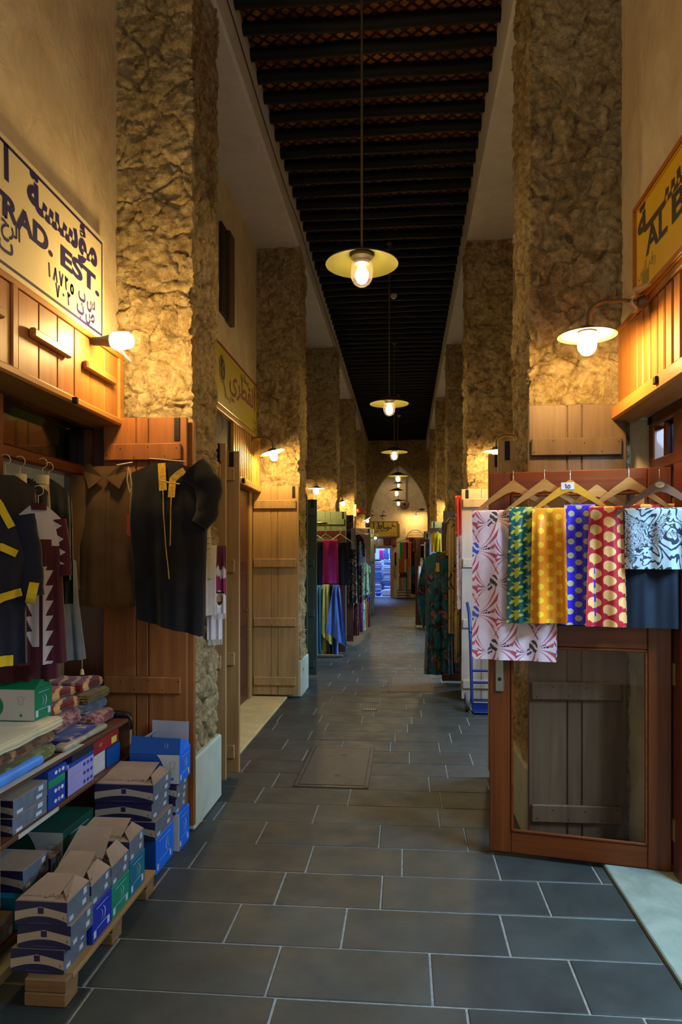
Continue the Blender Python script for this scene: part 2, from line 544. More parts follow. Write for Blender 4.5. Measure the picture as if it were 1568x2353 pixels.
def draped(m, w, h, thick, nf=3, amp=.012, seed=0, hang=0.0, bulge=.012, skew=0.0, flare=0.0):
    """length of folded cloth hanging over a bar: local x 0..w, top z=0, hangs to -h, front at -y"""
    nu, nv = 26, 30
    def prof(t):      # t 0..1 up the back, over the bar, and down the front
        return t
    rings = []; uvs = []
    nb = 8
    Z = []
    for j in range(nv+1):
        z = -h*(j/nv)
        Z.append(z)
    def yoff(x, z, side):
        k = min(1, -z/.12)
        f = amp*k*(sin(nf*2*pi*x/w+seed*1.3+z*2)+.4*sin(nf*4.3*pi*x/w+seed*2.1))
        return f+bulge*sin(pi*min(1,-z/h))*side*0
    # front sheet, bar roll and back sheet as one closed band
    loop = [('f', h-h*k/nv) for k in range(nv+1)]
    loop += [('r', pi*k/6) for k in range(1,6)]
    loop += [('b', h*k/nv) for k in range(nv+1)]
    v = []; f = []; uv = []
    for (kd, q) in loop:
        for i in range(nu+1):
            a = i/nu; x = a*w
            ex = flare*(a-.5)
            if kd == 'f': z = -q-skew*a*q/h; y = -thick/2+yoff(x, z, 1); xx = x+ex*q/h; vv = -q
            elif kd == 'r': z = sin(q)*thick/2; y = -cos(q)*thick/2; xx = x; vv = .01+q*.01
            else: z = -q*.97-skew*a*q/h+.0; y = thick/2+yoff(x, z, 1)*.8; xx = x+ex*q/h+.004; vv = q+.05
            v.append((xx, y, z)); uv.append((x+hang, vv))
    n = nu+1
    for j in range(len(loop)-1):
        for i in range(nu): f.append((j*n+i, j*n+i+1, (j+1)*n+i+1, (j+1)*n+i))
    m.add(v, f, uvs=uv)
    return m

def swoosh(m, M, s, n=12, mi=0, thin=1.0):
    """mark of two crescent strokes sweeping to a point on the right"""
    old = m.M; m.M = M
    for dx, k, th in ((0,1,.06),(-.30,.8,.035)):
        up = []; lo = []
        for i in range(n+1):
            t = i/n; ang = -1.05+2.1*t
            cx_ = -.55+cos(ang*1.15)*.95*k*.75; cy_ = sin(ang)*.62*k
            wd = th*thin*sin(pi*min(1,max(0,t)))**.8
            up.append(((cx_+dx+wd)*s, cy_*s, 0)); lo.append(((cx_+dx-wd)*s, cy_*s, 0))
        v = up+lo; N = n+1
        m.add(v, [(i, i+1, N+i+1, N+i) for i in range(n)], mi=mi)
    m.M = old
# ============================================================ the setting
PY = [4.22, 8.35, 12.40, 16.45, 20.50]        # front faces of the piers
PD = .58                                       # their depth along the passage
PXL = [-1.275, -1.23, -1.18, -1.15, -1.13]     # inner faces, left side
PXR = [.72, .72, .73, .73, .73]                # inner faces, right side
WL, WR = -1.74, 1.235                          # plaster wall planes
ZS = 5.28                                      # soffit
ARCH_Y = 24.6

# --- materials of the setting
def rubble_mat(name='rubble plaster', bright=1.0):
    t = NT(name)
    w = t.noise(2.3, 6, rough=.6)
    c = t.ramp(w, [(.28, lin((142,114,66))), (.5, lin((186,160,106))), (.72, lin((216,196,150)))])
    f = t.noise(26, 6, rough=.65)
    c = t.mix(.45, c, t.ramp(f, [(.3, lin((112,86,48))), (.65, lin((222,206,168)))]))
    mo = t.noise(8.5, 9, rough=.74, dist=1.1)
    c = t.mix(t.ramp(mo, [(.47,(0,0,0,1)),(.60,(.62,.62,.62,1))]), c, lin((112,86,48)))
    st = t.noise(5.5, 7, rough=.72, dist=.8)
    c = t.mix(t.ramp(st, [(.60,(0,0,0,1)),(.70,(.75,.75,.75,1))]), c, lin((74,56,34)))
    t.color(c); t.set(.92, 0, .15)
    h = t.noise(34, 8, rough=.7) + t.voro(19, 'F1') * .7 + t.noise(9, 4) * .8
    t.bump(h, 1.0, .026)
    return t.m
M_RUB = rubble_mat()
def plaster_mat(name, a, b, strokes=.5):
    t = NT(name)
    g = t.noise(2.6, 7, stretch=(1,1,.8), rough=.66, dist=1.6)
    c = t.ramp(g, [(.3, lin(a)), (.7, lin(b))])
    t.color(c); t.set(.9, 0, .15)
    t.bump(t.noise(5, 7, stretch=(1,1,.8), rough=.62, dist=1.4), strokes, .02)
    return t.m
M_PLA = plaster_mat('troweled plaster', (196,178,144), (226,210,176))
M_SOF = plaster_mat('white soffit plaster', (206,202,198), (222,220,216), .15)
M_PLI = plaster_mat('plinth render', (168,176,158), (190,196,178), .12)
M_JAMB = wood('pale jamb wood', (150,118,70), (176,142,88))

# --- floor: rows of slate slabs, 8 mm joints
def build_floor():
    t = NT('slate slabs')
    g = t.new('ShaderNodeNewGeometry'); rnd = X(t.t, g.outputs['Random Per Island'])
    base = t.ramp(rnd, [(0, lin((38,45,45))), (.5, lin((49,57,56))), (1, lin((60,68,66)))])
    n = t.noise(3.0, 7, rough=.62, dist=.5)
    base = t.mix(.55, base, t.ramp(n, [(.3, lin((34,41,41))), (.7, lin((66,74,72)))]))
    sp = t.noise(42, 3, rough=.7)
    base = t.mix(t.ramp(sp, [(.70,(0,0,0,1)),(.76,(.55,.55,.55,1))]), base, lin((112,116,114)))
    t.color(base)
    r = t.ramp(t.noise(5, 5), [(.3,(.42,.42,.42,1)),(.7,(.62,.62,.62,1))]); t.link(r, t.b.inputs['Roughness'])
    t.b.inputs['Specular IOR Level'].default_value = .45
    t.bump(t.noise(6, 7, rough=.6), .25, .01)
    grout = plain('pale grout', (128,128,120), .9, var=.25, scale=30)
    rows = [-1.6]
    known = [2.632, 2.985, 3.335, 3.69, 4.041, 4.385, 4.715, 5.045]
    y = known[0]
    while y > -1.6: y -= .35; rows.append(y)
    rows = sorted(rows[1:]) + known
    while rows[-1] < 31: rows.append(rows[-1] + random.uniform(.33, .355))
    mb = MB(); rg = random.Random(3); g_ = .0045
    x0, x1 = -4.2, 4.6
    for a, b in zip(rows, rows[1:]):
        x = x0 - rg.random()*.5
        near = 2 < (a+b)/2 < 26
        while x < x1:
            w = rg.choice([.42,.5,.56,.62,.7,.78,.86,.62,.5])
            if b > -1.6: mb.box(x+g_, a+g_, -.03, x+w-g_, b-g_, rg.uniform(-.0012,.0012), .003)
            x += w
    fl = mb.build('floor', t.m); struct(fl)
    m2 = MB(); m2.box(x0-.6, -2, -.12, x1+.6, 31.5, -.0035); gr = m2.build('grout_bed', grout, fl)
    return fl
floor_o = build_floor()

# --- rubble piers
def rub(p, amp):
    q = Vector((p.x*3.3, p.y*3.3, p.z*3.9))
    q += noise.noise_vector(q*1.3)*.55
    d, pts = noise.voronoi(q*1.25)
    e = d[1]-d[0]
    stone = noise.noise(pts[0]*7.3)
    crev = 1 - min(1, e/.13)
    mask = max(0, min(1, .5+1.8*noise.noise(Vector((p.x*1.7+5, p.y*1.7, p.z*1.9)))))
    fb = noise.fractal(Vector((p.x*9, p.y*9, p.z*9)), .8, 2.1, 4)
    r2 = 1-abs(noise.noise(Vector((p.x*6.5, p.y*6.5+9, p.z*5.5))+noise.noise_vector(p*14)*.25))
    ridge = max(0, r2-.88)/.12
    w0 = q*1.25-pts[0]; tv = noise.noise_vector(pts[0]*3.1)
    facet = max(-.9, min(.9, w0.dot(tv)*1.6))
    q2 = Vector((p.x*15, p.y*15, p.z*17))+noise.noise_vector(p*22)*.5
    d2, pt2 = noise.voronoi(q2)
    f2 = max(-1, min(1, (q2-pt2[0]).dot(noise.noise_vector(pt2[0]*2.7))*1.8)); e2 = 1-min(1, (d2[1]-d2[0])/.22)
    pit = max(0, noise.noise(p*8.5+Vector((3,1,7)))-.34)/.3
    return amp*(.016*stone + .026*facet + .012*f2 - .010*e2*mask + .010*fb - .036*crev*mask - .020*ridge*(1-mask*.5) - .045*min(1,pit)*(.4+.6*mask) + .008)
def pier(name, poly, z0, z1, step, amp=1.0, mat=None):
    """poly: open path of (x,y) seen from outside, walked so that the outside lies to the right"""
    P = []; Nn = []
    for i in range(len(poly)-1):
        a = Vector(poly[i]); b = Vector(poly[i+1]); L = (b-a).length; k = max(1, int(L/step)); nn = Vector(((b-a).y, -(b-a).x)).normalized()
        for j in range(k + (1 if i == len(poly)-2 else 0)):
            P.append(a+(b-a)*(j/k)); Nn.append(nn)
    N2 = []
    for i in range(len(P)):
        s_ = Vector((0,0))
        for j in range(max(0,i-2), min(len(P),i+3)): s_ += Nn[j]
        N2.append(s_.normalized())
    nz = int((z1-z0)/step)
    v = []; f = []
    for j in range(nz+1):
        z = z0+(z1-z0)*j/nz
        for i, p in enumerate(P):
            q = Vector((p.x, p.y, z)); r = rub(q, amp)
            v.append((p.x+N2[i].x*r, p.y+N2[i].y*r, z))
    n = len(P)
    for j in range(nz):
        for i in range(n-1): f.append((j*n+i, j*n+i+1, (j+1)*n+i+1, (j+1)*n+i))
    mb = MB(); mb.add(v, f, uvs=[(0,0)]*len(v))
    return mb.build(name, mat or M_RUB, smooth=50)
STEP = [.0105, .018, .03, .045, .055]
for i, y in enumerate(PY):
    for side in (0, 1):
        if side == 0: path = [(WL-.04, y), (PXL[i], y), (PXL[i], y+PD), (WL-.04, y+PD)]
        else: path = [(WR+.04, y+PD), (PXR[i], y+PD), (PXR[i], y), (WR+.04, y)]
        o = struct(pier('pier', path, 0, ZS+.02, STEP[i]))
        mb = MB()
        xi = PXL[i] if side == 0 else PXR[i]; s = 1 if side == 0 else -1
        mb.box(xi - s*.3, y-.028, 0, xi + s*.03, y+PD+.02, .43, .012)
        pl = mb.build('plinth', M_PLI, o)
        pl['label'] = 'smooth grey green rendered plinth'

# --- walls
mb = MB()
mb.box(WL-.3, -1.5, 2.42, WL, ARCH_Y, ZS)                       # above the shopfronts
mb.box(WL-.55, PY[0]+.02, 0, WL-.02, 5.35, 2.42)
mb.box(WL-.55, 8.28, 0, WL, ARCH_Y, 2.42)
mb.box(WL-.6, 5.3, 0, WL-.42, 8.3, 2.42)                         # back of the recessed door bay
mb.box(WL-.3, -1.5, 0, WL, .6, 2.42)
mb.box(-4.1, -1.5, 0, -4.0, 4.6, 3.0); mb.box(-4.1, 4.5, 0, WL-.5, 4.6, 3.0); mb.box(-4.1, -1.5, 2.75, WL-.2, 4.6, 2.85)
wl = struct(mb.build('wall_left', M_PLA))
mb = MB()
mb.box(WR, -1.5, 2.42, WR+.3, ARCH_Y, ZS)
for y in PY: mb.box(WR, y+.04, 0, 4.2, y+PD-.04, 2.75)
mb.box(WR, -1.5, 0, 4.2, .3, 2.75)
mb.box(WR, 21.5, 0, WR+.3, ARCH_Y, 2.42)
mb.box(4.2, -1.5, 0, 4.3, 22, 2.85); mb.box(WR+.2, -1.5, 2.75, 4.3, 22, 2.85)
mb.box(WR, 21.4, 0, 4.3, 21.5, 2.85)
wr = struct(mb.build('wall_right', M_PLA))
# longitudinal beams over the piers, with white soffits
for nm, xa, xb in (('trim_1', -2.0, -1.235), ('trim_2', .715, 1.5)):
    mb = MB(); mb.box(xa, -1.5, ZS, xb, ARCH_Y, 6.3, .02)
    struct(mb.build(nm, M_SOF))

# --- ceiling: woven mat on round poles
def mat_mat():
    t = NT('woven palm mat'); x, y, z = t.gen_xyz()
    a = (x+y)*9.0; b = (x-y)*9.0
    fa = (a.frac()-.5).abs(); fb = (b.frac()-.5).abs()
    band = fa.lt(.17)._m('MAXIMUM', fb.lt(.17))
    n = t.noise(4.0, 4); f = t.noise(70, 3, stretch=(.2,1,1))
    am = t.ramp(n, [(.35, lin((80,46,16))), (.55, lin((150,92,28))), (.72, lin((220,150,40)))])
    am = t.mix(.4, am, t.ramp(f, [(.35, lin((70,40,16))), (.65, lin((180,120,40)))]))
    t.color(t.mix(band, am, lin((54,26,16)))); t.set(.7, 0, .3)
    t.bump(band + f*.3, .5, .02)
    return t.m
mb = MB(); mb.box(-2.0, -1.5, 5.735, 1.5, ARCH_Y, 5.78)
ceil = struct(mb.build('ceiling', mat_mat()))
M_BEAM = wood('smoke blackened poles', (9,8,8), (20,17,15), rough=.65, axis='x', spec=.25)
rg = random.Random(11); y = 4.3; yb = []
while y < ARCH_Y-.1: yb.append(y); y += rg.uniform(.255, .30)
for y in yb:
    mb = MB(); ph = rg.random()*9
    pts = []; rr = []; n = 22
    xa, xb = -1.30-rg.random()*.03, .78+rg.random()*.03
    for k in range(n+1):
        x = xa+(xb-xa)*k/n
        pts.append((x, y+.02*noise.noise(Vector((x*1.2, ph, 0))), 5.685+.014*noise.noise(Vector((x*1.5, ph, 4)))))
        rr.append(.052+.008*noise.noise(Vector((x*3, ph, 8))))
    mb.tube(pts, rr, 10); mb.build('pole', M_BEAM, ceil, smooth=40)

# --- end wall with pointed arch, hall beyond
def arch_wall():
    za, zs_, hw, cx = 4.80, 2.95, .985, -.19
    # pointed arch: two arcs whose centres lie on the springing line
    hgt = za-zs_; R = (hgt*hgt+hw*hw)/(2*hw)
    def prof(s):            # s 0..1 from left springing to apex
        ang = s*math.asin(min(1, hgt/R)) if R >= hgt else s*pi/2
        if R < hgt: pass
        return R*cos(ang)-(R-hw), R*sin(ang)
    N = 26
    L = [(-hw, 0.0)]+[( -prof(k/N)[0], zs_+prof(k/N)[1]) for k in range(N+1)]
    Rr = [(-x, z) for x, z in reversed(L[:-1])]
    op = [(cx+x, z) for x, z in L]+[(cx+x, z) for x, z in Rr]
    mb = MB(); t = .45
    fv = []; 
    n = len(op)
    # front face: fan between the opening and the outer frame, split into columns
    outer = []
    for i, (x, z) in enumerate(op):
        if z <= 0: outer.append((-2.2 if x < cx else 2.0, 0))
        else:
            k = i/(n-1)
            outer.append((cx+(x-cx)*1.0 if False else (-2.2+(4.2)*k), 6.3))
    outer[1] = (-2.2, 2.0); outer[-2] = (2.0, 2.0)
    S = 10
    for yy, flip in ((0, 0), (t, 1)):
        v = []; f = []
        for s in range(S+1):
            for i in range(n):
                a = op[i]; b = outer[i]; q = s/S
                X_, Z_ = a[0]+(b[0]-a[0])*q, a[1]+(b[1]-a[1])*q
                d = rub(Vector((X_, ARCH_Y, Z_)), .6) if 0 < s else 0
                v.append((X_, ARCH_Y+yy-(d if yy == 0 else 0), Z_))
        for s in range(S):
            for i in range(n-1): f.append((s*n+i, s*n+i+1, (s+1)*n+i+1, (s+1)*n+i))
        mb.add(v, f, uvs=[(0,0)]*len(v))
    v = [(x, ARCH_Y, z) for x, z in op]+[(x, ARCH_Y+t, z) for x, z in op]
    mb.add(v, [(i, i+1, n+i+1, n+i) for i in range(n-1)], uvs=[(0,0)]*len(v), mi=1)
    return mb.build('wall_far', [M_RUB, M_PLA], smooth=50)
struct(arch_wall())
HB = 29.6                                       # back wall of the far hall
mb = MB()
mb.box(-3.6, HB, 2.02, -1.30, HB+.3, 6.5); mb.box(-3.6, HB, 0, -1.28, HB+.3, 2.1)
mb.box(-1.30, HB, 2.02, -.50, HB+.3, 6.5); mb.box(-.50, HB, 0, .05, HB+.3, 6.5)
mb.box(.05, HB+.25, 0, 3.4, HB+.5, 6.5)
mb.box(-3.7, ARCH_Y+.3, 0, -3.5, HB+.3, 6.5); mb.box(3.3, ARCH_Y+.3, 0, 3.5, HB+.5, 6.5)
struct(mb.build('wall_back', M_PLA))
mb = MB(); mb.box(-3.7, ARCH_Y+.2, 6.4, 3.5, HB+.5, 6.5)
struct(mb.build('trim_3', M_SOF))

# --- thresholds of pale stone
M_STONE = plaster_mat('threshold stone', (118,130,118), (150,162,148), .1)
mb = MB(); mb.box(1.045, .3, -.02, 2.6, 4.2, .022, .006)
struct(mb.build('trim_4', M_STONE))
M_STONE2 = plaster_mat('cream threshold stone', (176,160,112), (206,190,140), .1)
mb = MB(); mb.box(WL-.42, 5.2, -.02, -1.36, 8.32, .02, .006)
struct(mb.build('trim_5', M_STONE2))
mb = MB(); mb.box(WL-1.2, .3, -.02, -1.535, 4.09, .045, .006)
struct(mb.build('trim_6', M_STONE2))
# ============================================================ lamps
WARM = (1.0,.66,.25)
PW = 1.0
M_SHADE_T = plain('enamel shade outside', (70,62,44), .45)
M_SHADE_I = plain('enamel shade inside', (232,214,190), .35, var=.03)
M_SHADE_P = plain('olive enamel shade inside', (92,88,36), .4, var=.05)
M_ROD = plain('brassy conduit', (96,84,56), .45, .3)
def globe_glass(name, k):
    m = glass(name, (1,.97,.9,1), .8, .1); t = m.node_tree; o = t.nodes['Material Output']
    src = o.inputs[0].links[0].from_socket; mx = t.nodes.new('ShaderNodeMixShader'); tl = t.nodes.new('ShaderNodeBsdfTranslucent')
    tl.inputs[0].default_value = (1,.80,.66,1); mx.inputs[0].default_value = k
    t.links.new(src, mx.inputs[1]); t.links.new(tl.outputs[0], mx.inputs[2]); t.links.new(mx.outputs[0], o.inputs[0]); return m
M_GLOBE = globe_glass('clear lamp globe', .012); M_GLOBEW = globe_glass('opal lamp globe', .05)
M_BULB = emit('glowing bulb', (1,.74,.40,1), 110)
M_BULBW = emit('glowing wall bulb', WARM+(1,), 600)
def lamp_parts(t, D, bulb, power, seg=48):
    """shade dish with caged-glass globe below; origin at the centre of the shade rim"""
    r = D/2; zk = 1.0 if D > .4 else .45
    m = MB(); m.lathe([(a_, b_*zk) for a_, b_ in [(r,0),(r*.985,.006),(r*.80,.018+.02*D),(r*.78,.021+.02*D),(r*.58,.05*D+.028),(r*.56,.05*D+.031),(r*.33,.09*D+.034),(r*.30,.10*D+.036)]], seg)
    s = m.build('shade', M_SHADE_T, t, smooth=60); s.modifiers.new('t','SOLIDIFY').thickness = .003
    m = MB(); m.lathe([(a_, b_*zk) for a_, b_ in [(r*.992,-.003),(r*.97,.001),(r*.80,.011+.02*D),(r*.78,.013+.02*D),(r*.58,.05*D+.019),(r*.56,.05*D+.021),(r*.33,.09*D+.025),(r*.02,.09*D+.026)]], seg)
    m.build('reflector', M_SHADE_I if D < .4 else M_SHADE_P, s, smooth=60)
    k = D/.5
    m = MB(); m.lathe([(0,.085*zk+.02*(1-zk)),(r*.16,.083*zk+.02*(1-zk)),(r*.29,.075*zk+.01*(1-zk)),(r*.31,.06*zk),(r*.31,(.05*D+.018)*zk),(r*.20,.02*k*zk),(r*.2,0),(0,0)], 32)
    m.build('cap', M_SHADE_T, t, smooth=40)
    h = .135*k+.02; q = .076*k if D > .4 else .047
    gl = [(q*.72,.02),(q*.93,0),(q,-.03),(q,-h*.45),(q*.93,-h*.66),(q*.72,-h*.85),(q*.38,-h*.97),(0,-h)]
    m = MB(); m.lathe(gl, 32); m.build('globe', M_GLOBE if D > .4 else M_GLOBEW, t, smooth=80)
    b = q*.60 if D > .4 else q*.86
    m = MB(); m.lathe([(0,.0),(b*(.4 if D > .4 else .9),-.005),(b*(.62 if D > .4 else 1),-h*.18),(b,-h*.42),(b*.98,-h*.58),(b*.7,-h*.78),(b*.3,-h*.86),(0,-h*.875)], 24)
    m.build('bulb', bulb, t, smooth=80)
    return t
PEND = [(832, 607, 4.9), (895, 928, 9.2), (906.5, 1039, 13.5), (915, 1094, 17.8), (912, 1129, 22.1), (916, 1153, 26.4)]
PL = ['nearest pendant lamp with wide ribbed shade on long brass rod, above the walkway',
      'second pendant lamp along the ceiling, behind the nearest one',
      'third pendant lamp along the ceiling, hanging before the stone wall above the arch',
      'pendant lamp hanging right in front of the pointed arch tip',
      'pendant lamp below the arch tip lamp, second from the bottom of the far row',
      'lowest and farthest looking pendant lamp in the far row under the arch']
ring_mat = M_ROD
for (px, py, Y), lab in zip(PEND, PL):
    p = at_y(px, py, Y)
    t = thing('pendant_lamp', lab, 'lamp', p, 0, 'pendant lamps along the passage')
    top = (5.66 if Y < ARCH_Y else 6.4) - p.z
    lamp_parts(t, .5, M_BULB, 48)
    m = MB(); m.tube([(0,0,.08),(0,0,top)], .0085, 10); m.build('rod', M_ROD, t, smooth=60)
    m = MB(); m.tube([(.02+.045*sin(2*pi*k/20), 0, top-.10+.045*cos(2*pi*k/20)) for k in range(21)], .003, 6); m.build('cable_loop', M_ROD, t)
    if top > 0:
        m = MB(); m.lathe([(.0,0),(.035,0),(.035,-.02),(.012,-.035),(.009,-.05)], 20, (0,0,top)); m.build('ceiling_rose', M_ROD, t, smooth=40)
# strip-like high lamp far back in the hall
p = at_y(916, 1112, 28.8)
t = thing('pendant_lamp', 'small bare looking pendant lamp squeezed between the two rows of far lamps', 'lamp', p, 0, 'pendant lamps along the passage')
lamp_parts(t, .46, M_BULB, 20, 24)
m = MB(); m.tube([(0,0,.08),(0,0,6.4-p.z)], .008, 8); m.build('rod', M_ROD, t)

# wall lamps on swan-neck arms
def wall_lamp(px, py, Y, wallx, lab, power, tilt=0.0, arm=.42, lit=True, D=.29, armz=.17, bulb=None):
    p = at_y(px, py, Y)
    t = thing('wall_lamp', lab, 'lamp', p, 0, 'swan neck wall lamps')
    s = 1 if wallx > p.x else -1
    lamp_parts(t, D, bulb or (M_BULBW if lit else M_GLOBE), power *3.4 if lit else 0, 32)
    for ch in t.children: ch.rotation_euler = (0, tilt, 0)
    dx = abs(wallx-p.x)
    pts = [(0,0,.03),(0,0,.09)]
    for k in range(9):
        a = pi*k/16
        pts.append((s*(.10-.10*cos(a)), 0, .09+(armz-.09)*sin(a)))
    pts += [(s*dx*.7, 0, armz), (s*dx, 0, armz-.015)]
    m = MB(); m.tube(pts, .0095, 10); m.build('swan_neck_arm', M_ROD, t, smooth=60)
    m = MB(); m.M = Matrix.Translation((s*dx,0,armz-.015)) @ Matrix.Rotation(s*pi/2,4,'Y')
    m.lathe([(0,-.03),(.028,-.03),(.034,-.012),(.04,0),(0,0)], 20); m.build('wall_plate', M_ROD, t, smooth=40)
    return t
rl = wall_lamp(1350, 772, 3.66, WR-.06, 'lit wall lamp on curved arm in front of the right rubble pier', 26)
wall_lamp(627, 1040, 7.9, WL+.02, 'tilted lit wall lamp under the yellow sign with red script', 24, tilt=-.27)
wall_lamp(727, 1123, 11.9, WL+.02, 'lit wall lamp above the dark green folded shutters', 22)
wall_lamp(787, 1154, 16.0, WL+.02, 'lit wall lamp with strongly tilted shade, on the left beyond the green shutters', 18, tilt=-.34)
wall_lamp(843, 1194, 19.9, WL+.1, 'lit wall lamp peeping out just left of the far yellow sign', 14, tilt=-.5)
wall_lamp(1141, 1037, 7.9, WR-.02, 'half hidden lit wall lamp behind the pale wooden post on the right', 24)
wall_lamp(1031, 1163, 16.0, WR-.02, 'thin sliver of a wall lamp above the grey shutters on the right', 14)
wall_lamp(956, 1185, 29.3, 1.6, 'lit wall lamp on the plaster wall inside the far arch', 22, arm=.2)
# fitting without a shade at the corner of the white sign
p = at_y(275, 783, 3.74)
t = thing('wall_lamp', 'bare glowing wall lamp without shade, pointing sideways beside the white sign corner', 'lamp', p)
m = MB(); m.M = Matrix.Rotation(pi/2,4,'Y')
m.lathe([(.032,-.04),(.045,-.03),(.047,.02),(.043,.05),(.03,.07),(0,.075)], 24); m.lathe([(0,-.04),(.032,-.04)], 24)
m.build('bulb', emit('glowing bare bulb', WARM+(1,), 330), t, smooth=60)
m = MB(); m.M = Matrix.Rotation(pi/2,4,'Y'); m.lathe([(0,-.15),(.022,-.15),(.024,-.10),(.03,-.07),(.036,-.045),(.03,-.04),(0,-.04)], 20)
m.build('socket', plain('black socket', (38,34,30), .5), t, smooth=40)
m = MB(); m.grid(lambda a,b: (-.02+.07*a+.03*b, -.01+.02*b, -.045-.045*a-.03*b+.012*sin(5*a)), 8, 4); m.build('torn_shade_shard', plain('pinkish plastic', (206,180,160), .5), t, solid=.002)
# ============================================================ first shop on the left
M_WOODL = wood('honey board wood', (150,92,42), (186,122,58), .5, 'z', dirt=.5)
M_WOODLY = wood('honey ledge wood', (158,104,46), (196,136,66), .45, 'y', dirt=.35)
M_MAHO = wood('dark mahogany', (62,28,14), (96,46,22), .35, 'z', .5, coat=.2)
M_MAHOY = wood('dark mahogany rails', (70,32,16), (110,56,26), .35, 'y', .5, coat=.2)
M_LEAFA = wood('orange brown leaf', (116,66,28), (156,96,46), .5, 'z', dirt=.6)
M_CREAMSIGN = plain('cream sign enamel', (226,212,168), .35, var=.02, scale=2)
M_NAVY = plain('navy sign paint', (34,26,92), .45, var=.05)

# white sign with navy lettering
SX = WL+.045
t = thing('shop_sign', 'white shop sign with navy border and lettering reading TRAD. EST. above orange boards', 'sign', (SX, 2.95, 2.845))
y0, y1, hgt = 1.75-2.95, 3.935-2.95, .585
m = MB(); m.box(-.043, y0, 0, 0, y1, hgt, .004); m.build('board', M_CREAMSIGN, t)
m = MB(); b0, bw = .028, .014
for (a,b,c,d) in ((y0+b0,b0,y1-b0,b0+bw),(y0+b0,hgt-b0-bw,y1-b0,hgt-b0),(y1-b0-bw,b0+bw,y1-b0,hgt-b0-bw),(y0+b0,b0+bw,y0+b0+bw,hgt-b0-bw)): m.box(.0002, a, b, .0012, c, d)
m.build('border_line', M_NAVY, t)
def sy(px): return at_x(px, 600, SX).y-2.95
def put(s_, px, z, size, align, bold, rtl=True, width=None, nm='lettering'):
    m = MB(); text_into(m, s_, frame((.0012, sy(px), z-2.845), (0,1,0), (0,0,1)), size, align, bold, width, rtl); m.build(nm, M_NAVY, t)
put('مؤسسة', 223, 3.235, .215, 'r', .042, width=sy(223)-sy(62))
put('ا', 20, 3.25, .19, 'r', .05);
put('EST.', 228, 3.085, .135, 'r', .045, False, width=sy(228)-sy(139))
put('TRAD.', 121, 3.085, .135, 'r', .045, False, width=(sy(121)-sy(26))*1.55)
# the two registration lines, numerals stroked by hand
def strokes(m, M, glyphs, h, adv, th):
    D = {'١':[[(.5,0),(.35,1)]], '٢':[[(.35,0),(.2,1)],[(.2,1),(.45,.78),(.75,.98)]], '٥':[[(.5+.33*cos(q*pi/8),.4+.36*sin(q*pi/8)) for q in range(17)]],
         '٧':[[(.1,1),(.5,0)],[(.5,0),(.9,1)]], '٨':[[(.1,0),(.5,1)],[(.5,1),(.9,0)]], '٠':[[(.42,.45),(.58,.55)]]}
    x = 0
    for g in glyphs:
        for ln in D[g]:
            for a, b in zip(ln, ln[1:]):
                A = Vector((x+a[0]*h*.7, a[1]*h, 0)); B = Vector((x+b[0]*h*.7, b[1]*h, 0)); d = (B-A).normalized(); n_ = Vector((-d.y, d.x, 0))*th/2; e = d*th*.35
                old = m.M; m.M = M; m.add([tuple(A-e+n_), tuple(A-e-n_), tuple(B+e-n_), tuple(B+e+n_)], [(0,1,2,3)]); m.M = old
        x += adv
    return x
put('س.ب :', 218, 2.985, .115, 'r', .035, width=sy(218)-sy(180)); put('ص.ب :', 217, 2.912, .115, 'r', .035, width=sy(217)-sy(176))
m = MB(); strokes(m, frame((.0012, sy(109), 2.98-2.845), (0,1,0), (0,0,1)), '١٨٧٢٥', .058, (sy(174)-sy(110))/5, .013); m.build('lettering', M_NAVY, t)
m = MB(); strokes(m, frame((.0012, sy(128), 2.912-2.845), (0,1,0), (0,0,1)), '٧٠٢', .056, (sy(166)-sy(127))/3, .013); m.build('lettering', M_NAVY, t)
put('الرخ', 46, 3.025, .10, 'r', .02); put('ت', 30, 2.935, .12, 'r', .025)

# boarded transom below the sign
TX = WL+.03
t = thing('transom_panel', 'orange wooden board panel with bar handles under the white sign', 'wood panel', (TX, 2.9, 2.42))
Y = lambda y: y-2.9
m = MB(); m.box(-.05, Y(1.6), .03, 0, Y(4.19), .425); m.build('backing', M_WOODL, t)
m = MB(); m.box(-.02, Y(1.6), .395, .03, Y(4.19), .425, .006); m.box(-.02, Y(4.12), .03, .03, Y(4.19), .395, .006); m.build('frame', M_WOODLY, t)
edges = [1.62, 2.22, 2.80, at_x(30,700,TX).y, at_x(160,800,TX).y+.005, at_x(262,830,TX).y]
for k, (a, b) in enumerate(zip(edges[2:], edges[3:])):
    if k == 0: a, b = 2.4, edges[3]-.06
    m = MB(); n = 3
    for q in range(n): m.box(0, Y(a+(b-a)*q/n)+.004, .035, .022, Y(a+(b-a)*(q+1)/n)-.002, .39, .004)
    p = m.build('door_panel', M_WOODL, t)
    m = MB(); L = b-a; m.box(.022, Y(a+L*.16), .205, .055, Y(a+L*.84), .25, .008); m.build('bar_handle', M_WOODLY, p)
m = MB(); m.box(0, Y(edges[3]-.055), .03, .03, Y(edges[3]-.005), .4, .006); m.build('stile', M_WOODL, t)
m = MB(); m.box(-.30, Y(1.6), -.012, .05, Y(4.2), .03, .010); m.build('ledge', M_WOODLY, t)
m = MB(); m.box(.06, Y(at_x(172,935,TX+.07).y)-.012, -.02, .085, Y(at_x(172,935,TX+.07).y)+.012, .012, .002); m.build('bracket', M_DARK, t)

